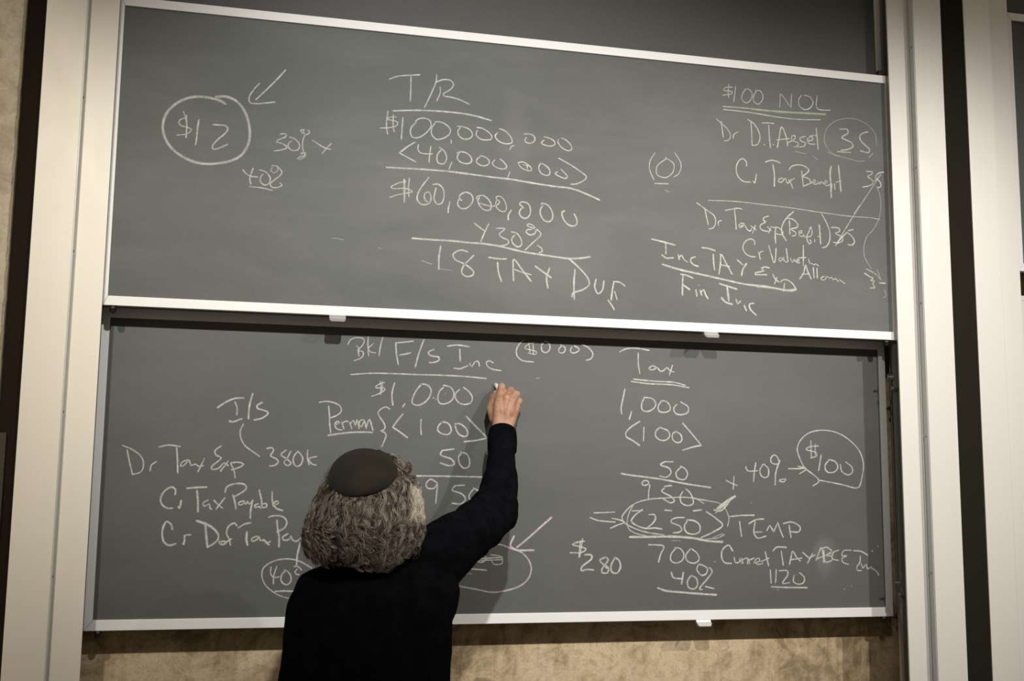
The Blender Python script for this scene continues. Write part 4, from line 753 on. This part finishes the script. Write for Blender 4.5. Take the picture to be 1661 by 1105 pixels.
# trousers and shoes
bm = bmesh.new()
ring_loft(bm, [((0.266, -0.40, z), ex * a, ey * b) for z, a, b in ((0.90, 0.150, 0.112), (0.84, 0.160, 0.122), (0.78, 0.168, 0.126), (0.72, 0.160, 0.118))], 36)
for hx in (0.185, 0.345):
    tube(bm, [(hx, -0.40, 0.78), (hx, -0.385, 0.62), (hx, -0.38, 0.46), (hx, -0.39, 0.30), (hx, -0.40, 0.13)], [0.092, 0.086, 0.068, 0.064, 0.060], 24)
bm = fuse(bm, 0.008, 5)
for v in bm.verts: v.co += Vector((0.004 * noise.noise(v.co * 16), 0.004 * noise.noise(v.co * 15 + Vector((5, 5, 5))), 0))
obj('trousers', bm, M_trouser, person, smooth=True)
for hx in (0.185, 0.345):
    bm = bmesh.new()
    tube(bm, [(hx, -0.445, 0.050), (hx, -0.37, 0.052), (hx, -0.29, 0.040), (hx, -0.235, 0.032)], [(0.046, 0.042), (0.050, 0.042), (0.038, 0.048), (0.028, 0.040)], 20, flat=(0, 0, 1))
    tube(bm, [(hx, -0.43, 0.06), (hx, -0.425, 0.11)], [0.046, 0.047], 18)
    bx(bm, hx - 0.040, hx + 0.040, -0.485, -0.210, 0.0, 0.016, 0.006)
    bm = fuse(bm, 0.005, 3)
    mz = min(v.co.z for v in bm.verts)
    for v in bm.verts: v.co.z -= mz
    obj('shoe', bm, M_shoe, person, smooth=True)

# ---------------------------------------------------------------- hair (one mesh of curly strands)
M_hair = bpy.data.materials.new('curly_grey_hair'); M_hair.use_nodes = True
n = N(M_hair)
at = n.add('ShaderNodeAttribute'); at.attribute_name = 'tint'
n.link(at.outputs['Color'], n.b.inputs['Base Color'])
n.b.inputs['Roughness'].default_value = 0.48; n.b.inputs['Specular IOR Level'].default_value = 0.5
rng = np.random.default_rng(11)
ZT = np.array([1.30, 1.330, 1.352, 1.385, 1.405, 1.427, 1.468, 1.517, 1.537, 1.560, 1.585, 1.600])
HWX = np.array([0.088, 0.106, 0.118, 0.126, 0.128, 0.128, 0.119, 0.103, 0.091, 0.082, 0.054, 0.020])
HWY = np.array([0.075, 0.095, 0.110, 0.122, 0.125, 0.126, 0.121, 0.112, 0.105, 0.090, 0.060, 0.030])
CXZ = np.array([0.235, 0.235, 0.237, 0.241, 0.243, 0.2475, 0.2500, 0.2560, 0.2500, 0.2520, 0.249, 0.240])
CYZ = np.full(12, -0.425)
def shell(z, th, s):
    x = np.interp(z, ZT, CXZ) + np.interp(z, ZT, HWX) * s * np.sin(th)
    y = np.interp(z, ZT, CYZ) - np.interp(z, ZT, HWY) * s * np.cos(th)
    return np.stack([x, y, z * np.ones_like(x)], -1)
CAPN = Vector((-0.20, -0.62, 0.76)).normalized()
CAPC = Vector((0.2335, -0.468, 1.5360))
NS = 26
def make_hair():
    Vs, Fs, Cs = [], [], []
    base = 0
    pal = np.array([[0.020, 0.014, 0.010], [0.070, 0.049, 0.034], [0.200, 0.158, 0.118], [0.58, 0.51, 0.41]])
    def strand(P, r, col):
        nonlocal base
        T = np.gradient(P, axis=0); T /= np.linalg.norm(T, axis=1)[:, None] + 1e-9
        A1 = np.cross(T, [0.3, 0.8, 0.52]); A1 /= np.linalg.norm(A1, axis=1)[:, None] + 1e-9
        A2 = np.cross(T, A1)
        for q in range(3):
            an = 2 * np.pi * q / 3
            Vs.append(P + A1 * (r * np.cos(an))[:, None] + A2 * (r * np.sin(an))[:, None]); Cs.append(col)
        idx = base + np.arange(NS - 1)
        for q in range(3):
            q2 = (q + 1) % 3
            Fs.append(np.stack([idx + q * NS, idx + q2 * NS, idx + 1 + q2 * NS, idx + 1 + q * NS], -1))
        base += 3 * NS
    t = np.linspace(0, 1, NS)
    for L in range(840):
        th = rng.uniform(-2.25, 2.25)
        s = 1.0 - 0.22 * rng.random() ** 1.5
        z0 = rng.uniform(1.44, 1.585) if rng.random() < 0.8 else rng.uniform(1.40, 1.47)
        zb = np.interp(th, [-1.7, -0.95, -0.5, -0.15, 0.15, 0.32, 0.6, 1.0, 1.4, 1.8], [1.368, 1.344, 1.346, 1.358, 1.336, 1.334, 1.356, 1.370, 1.398, 1.40])
        z1 = zb + abs(rng.normal(0, 0.010)) - 0.002
        if rng.random() < 0.25 and z0 > 1.47: z1 = rng.uniform(1.39, z0 - 0.06)
        z = z0 + (z1 - z0) * t ** 0.93
        low = np.clip((rng.uniform(1.400, 1.460) - z) / 0.045, 0, 1) * (1 if z1 < 1.40 else 0.6)      # curls open up near the ends
        low = np.maximum(low, 0.55 * np.clip((t - 0.75) / 0.25, 0, 1))
        drift = rng.normal(0, 0.12)
        wl = rng.uniform(0.040, 0.056)
        k_ = 2 * np.pi / wl * (1 + 1.1 * low)
        phase = np.concatenate([[0], np.cumsum(0.5 * (k_[1:] + k_[:-1]) * -np.diff(z))])
        ph = 4.0 * noise.noise((th * 1.3, s * 3, 1.7)) + (1.6 - z0) * 2 * np.pi / 0.048 + rng.normal(0, 0.9)
        dirn = 1 if rng.random() < 0.7 else -1
        amp0 = rng.uniform(0.0026, 0.0052); amp1 = rng.uniform(0.0085, 0.0135)
        a = amp0 + (amp1 - amp0) * low
        bright = np.clip(rng.normal(1.2, 0.70) + (s - 0.88) * 4.0, 0, 2.5)
        for k in range(14):
            tt = th + drift * t + rng.normal(0, 0.018)
            ss = s * (0.88 + 0.12 * np.clip(t * 4, 0, 1)) + rng.normal(0, 0.010)
            P = shell(z, tt, ss)
            p2 = ph + dirn * phase + rng.normal(0, 0.11)
            tan = np.stack([np.cos(tt), np.sin(tt), 0 * t], -1); rad = np.stack([np.sin(tt), -np.cos(tt), 0 * t], -1)
            P = P + tan * (a * np.cos(p2))[:, None] + rad * (a * 0.55 * np.sin(p2 + 0.6))[:, None]
            P[:, 2] += a * (0.25 + 0.9 * low) * np.sin(p2)
            P = P + rng.normal(0, 1, 3) * 0.0014 * (0.6 + t)[:, None]
            P[:, 2] += 0.008 * np.clip((t - 0.86) / 0.14, 0, 1) ** 2
            if rng.random() < 0.05:
                P = P + rad * (rng.uniform(0.002, 0.008) * np.sin(t * rng.uniform(4, 9)))[:, None]
            b = bright + rng.normal(0, 0.28)
            if rng.random() < 0.18: b += 1.2
            white = np.clip((P[:, 0] - 0.326) / 0.018, 0, 1) * np.clip((1.522 - P[:, 2]) / 0.02, 0, 1) * np.clip((P[:, 2] - 1.425) / 0.025, 0, 1)
            bb = np.clip(np.clip(b, 0, 2.8) + 2.3 * white, 0, 3)
            col = np.stack([np.interp(bb, [0, 1, 2, 3], pal[:, c]) for c in range(3)], -1) * (1 + 0.25 * white[:, None])
            r = 0.00040 * (0.7 + 0.6 * rng.random()) * (1 - 0.5 * t ** 3)
            strand(P, r, col)
    # ringlets standing off the right of the cap and along the right outline
    for L in range(46):
        z = rng.uniform(1.515, 1.565); th = rng.uniform(0.9, 1.9)
        c = shell(np.array([z]), np.array([th]), np.array([rng.uniform(0.93, 1.05)]))[0]
        R_ = rng.uniform(0.0035, 0.0075); ph = rng.uniform(0, 6.28); n_ = rng.uniform(1.2, 2.0)
        ax_ = rng.normal(0, 1, 3) * 0.006; br = rng.uniform(0.1, 2.2)
        for k in range(6):
            an = ph + t * n_ * 2 * np.pi
            P = c + np.stack([R_ * np.cos(an), 0.5 * R_ * np.sin(an + 1), R_ * np.sin(an)], -1) + ax_ * t[:, None] + rng.normal(0, 0.0006, 3) + np.array([0, 0, -0.010]) * (t ** 1.5)[:, None]
            col = np.tile([np.interp(br, [0, 1, 2, 3], pal[:, q]) for q in range(3)], (NS, 1))
            strand(P, 0.00036 + 0 * t, col)
    # single frizzy hairs round the outline
    for L in range(520):
        th = rng.uniform(-2.2, 2.2); z0 = rng.uniform(1.36, 1.575); ln_ = rng.uniform(0.02, 0.06)
        an = rng.uniform(0, 2 * np.pi)
        P = shell(np.full(NS, z0) - ln_ * t * np.cos(an) * 0.8, th + 0.3 * np.sin(an) * t, 0.95 + 0.09 * np.sin(t * np.pi * 0.9))
        ph = rng.uniform(0, 6); a = rng.uniform(0.002, 0.006)
        P[:, 0] += a * np.sin(ph + t * 9); P[:, 2] += a * np.cos(ph + t * 9)
        strand(P, np.full(NS, 0.00022), np.tile(pal[rng.integers(1, 3)], (NS, 1)))
    # tight ringlets standing off the right of the cap
    # dark under-volume so that no skin shows between the locks
    zz = np.linspace(1.352, 1.592, 30); th = np.linspace(-2.25, 2.25, 49)
    G = np.array([[shell(np.array([z]), np.array([a]), np.array([0.80]))[0] for a in th] for z in zz])
    Vs.append(G.reshape(-1, 3)); Cs.append(np.tile([0.022, 0.017, 0.013], (G.shape[0] * 49, 1)))
    ii = np.array([[base + i * 49 + j, base + i * 49 + j + 1, base + (i + 1) * 49 + j + 1, base + (i + 1) * 49 + j] for i in range(29) for j in range(48)])
    Fs.append(ii)
    V = np.concatenate(Vs); F = np.concatenate(Fs); Cc = np.concatenate(Cs)
    # nothing pokes through the cap
    Vc = V - np.array(CAPC); h = Vc @ np.array(CAPN); rr = np.linalg.norm(Vc - h[:, None] * np.array(CAPN), axis=1)
    lim = 0.028 * np.sqrt(np.clip(1 - (rr / 0.078) ** 2, 0, 1))
    lim = np.where(rr < 0.077, lim - 0.004, np.interp(rr, [0.077, 0.080, 0.110], [-0.004, -0.004, 0.014]))
    over = np.where((rr < 0.110) & (h > lim), h - lim, 0)
    V = V - over[:, None] * np.array(CAPN)
    me = bpy.data.meshes.new('hair')
    me.vertices.add(len(V)); me.vertices.foreach_set('co', (V - np.array([PX, PY, 0])).astype(np.float32).ravel())
    me.loops.add(len(F) * 4); me.loops.foreach_set('vertex_index', F.astype(np.int32).ravel())
    me.polygons.add(len(F)); me.polygons.foreach_set('loop_start', (np.arange(len(F)) * 4).astype(np.int32))
    try: me.polygons.foreach_set('loop_total', np.full(len(F), 4, np.int32))
    except Exception: pass
    me.polygons.foreach_set('use_smooth', np.ones(len(F), bool))
    me.update(calc_edges=True)
    at = me.attributes.new('tint', 'FLOAT_COLOR', 'POINT')
    at.data.foreach_set('color', np.concatenate([Cc, np.ones((len(Cc), 1))], 1).astype(np.float32).ravel())
    me.materials.append(M_hair)
    o = bpy.data.objects.new('hair', me); C.objects.link(o); o.parent = person
    o['label'] = 'curly grey shoulder-length hair'
make_hair()

# skullcap
M_cap = mat('brown_suede', (0.030, 0.026, 0.019), 0.9, 0, 0.2)
n = N(M_cap)
n.link(n.ramp(n.noise(n.coord(), 12, 4, 0.6), [(0.35, (0.015, 0.0145, 0.009)), (0.65, (0.025, 0.019, 0.013))]), n.b.inputs['Base Color'])
n.b.inputs['Sheen Weight'].default_value = 0.04
n.bump(n.noise(n.coord(), 380, 3, 0.7), 0.4, 0.001)
u = Vector((0.938, 0, 0.345)); u = (u - CAPN * u.dot(CAPN)).normalized(); vv = CAPN.cross(u)
bm = bmesh.new(); loops = []
for sh in (0, 1):
    rows = []
    for i in range(22):
        f = i / 21
        r = 0.0775 * math.cos(f * math.pi / 2) if i < 21 else 0.0004
        hgt = 0.031 * math.sin(f * math.pi / 2) ** 0.9
        row = []
        for k in range(72):
            a = 2 * math.pi * k / 72
            sag = 0.006 * (r / 0.0775) ** 4 * math.cos(2 * a) * -1      # the rim wraps round the skull
            p = CAPC + (u * math.cos(a) * r + vv * math.sin(a) * r) * (1 - 0.02 * sh) + CAPN * (hgt + sag - 0.002 * sh)
            p += CAPN * 0.0012 * noise.noise(p * 30) * f
            row.append(bm.verts.new(p))
        rows.append(row)
    for a_, b_ in zip(rows, rows[1:]):
        for k in range(72):
            j = (k + 1) % 72; bm.faces.new([a_[k], a_[j], b_[j], b_[k]] if sh == 0 else [a_[k], b_[k], b_[j], a_[j]])
    bm.faces.new(rows[-1] if sh == 0 else rows[-1][::-1])
    loops.append(rows[0])
for k in range(72):
    j = (k + 1) % 72; bm.faces.new([loops[0][k], loops[1][k], loops[1][j], loops[0][j]])
bmesh.ops.recalc_face_normals(bm, faces=bm.faces)
obj('skullcap', bm, M_cap, person, 'round dark brown suede skullcap', smooth=True)

# stick of chalk held between thumb and index
bm = bmesh.new()
cyl(bm, (0.6480, 0.0905, 1.7940), (0.6590, 0.056, 1.7690), 0.0062, 0.0064, 20)
bmesh.ops.bevel(bm, geom=[e for e in bm.edges if e.calc_face_angle(0) > 1.0], offset=0.0012, segments=2, affect='EDGES')
ch = obj('chalk_stick', bm, mat('chalk_stick', (0.86, 0.82, 0.80), 0.9), None, 'short white stick of chalk held in the raised hand against the board', smooth=True)
ch['category'] = 'chalk'
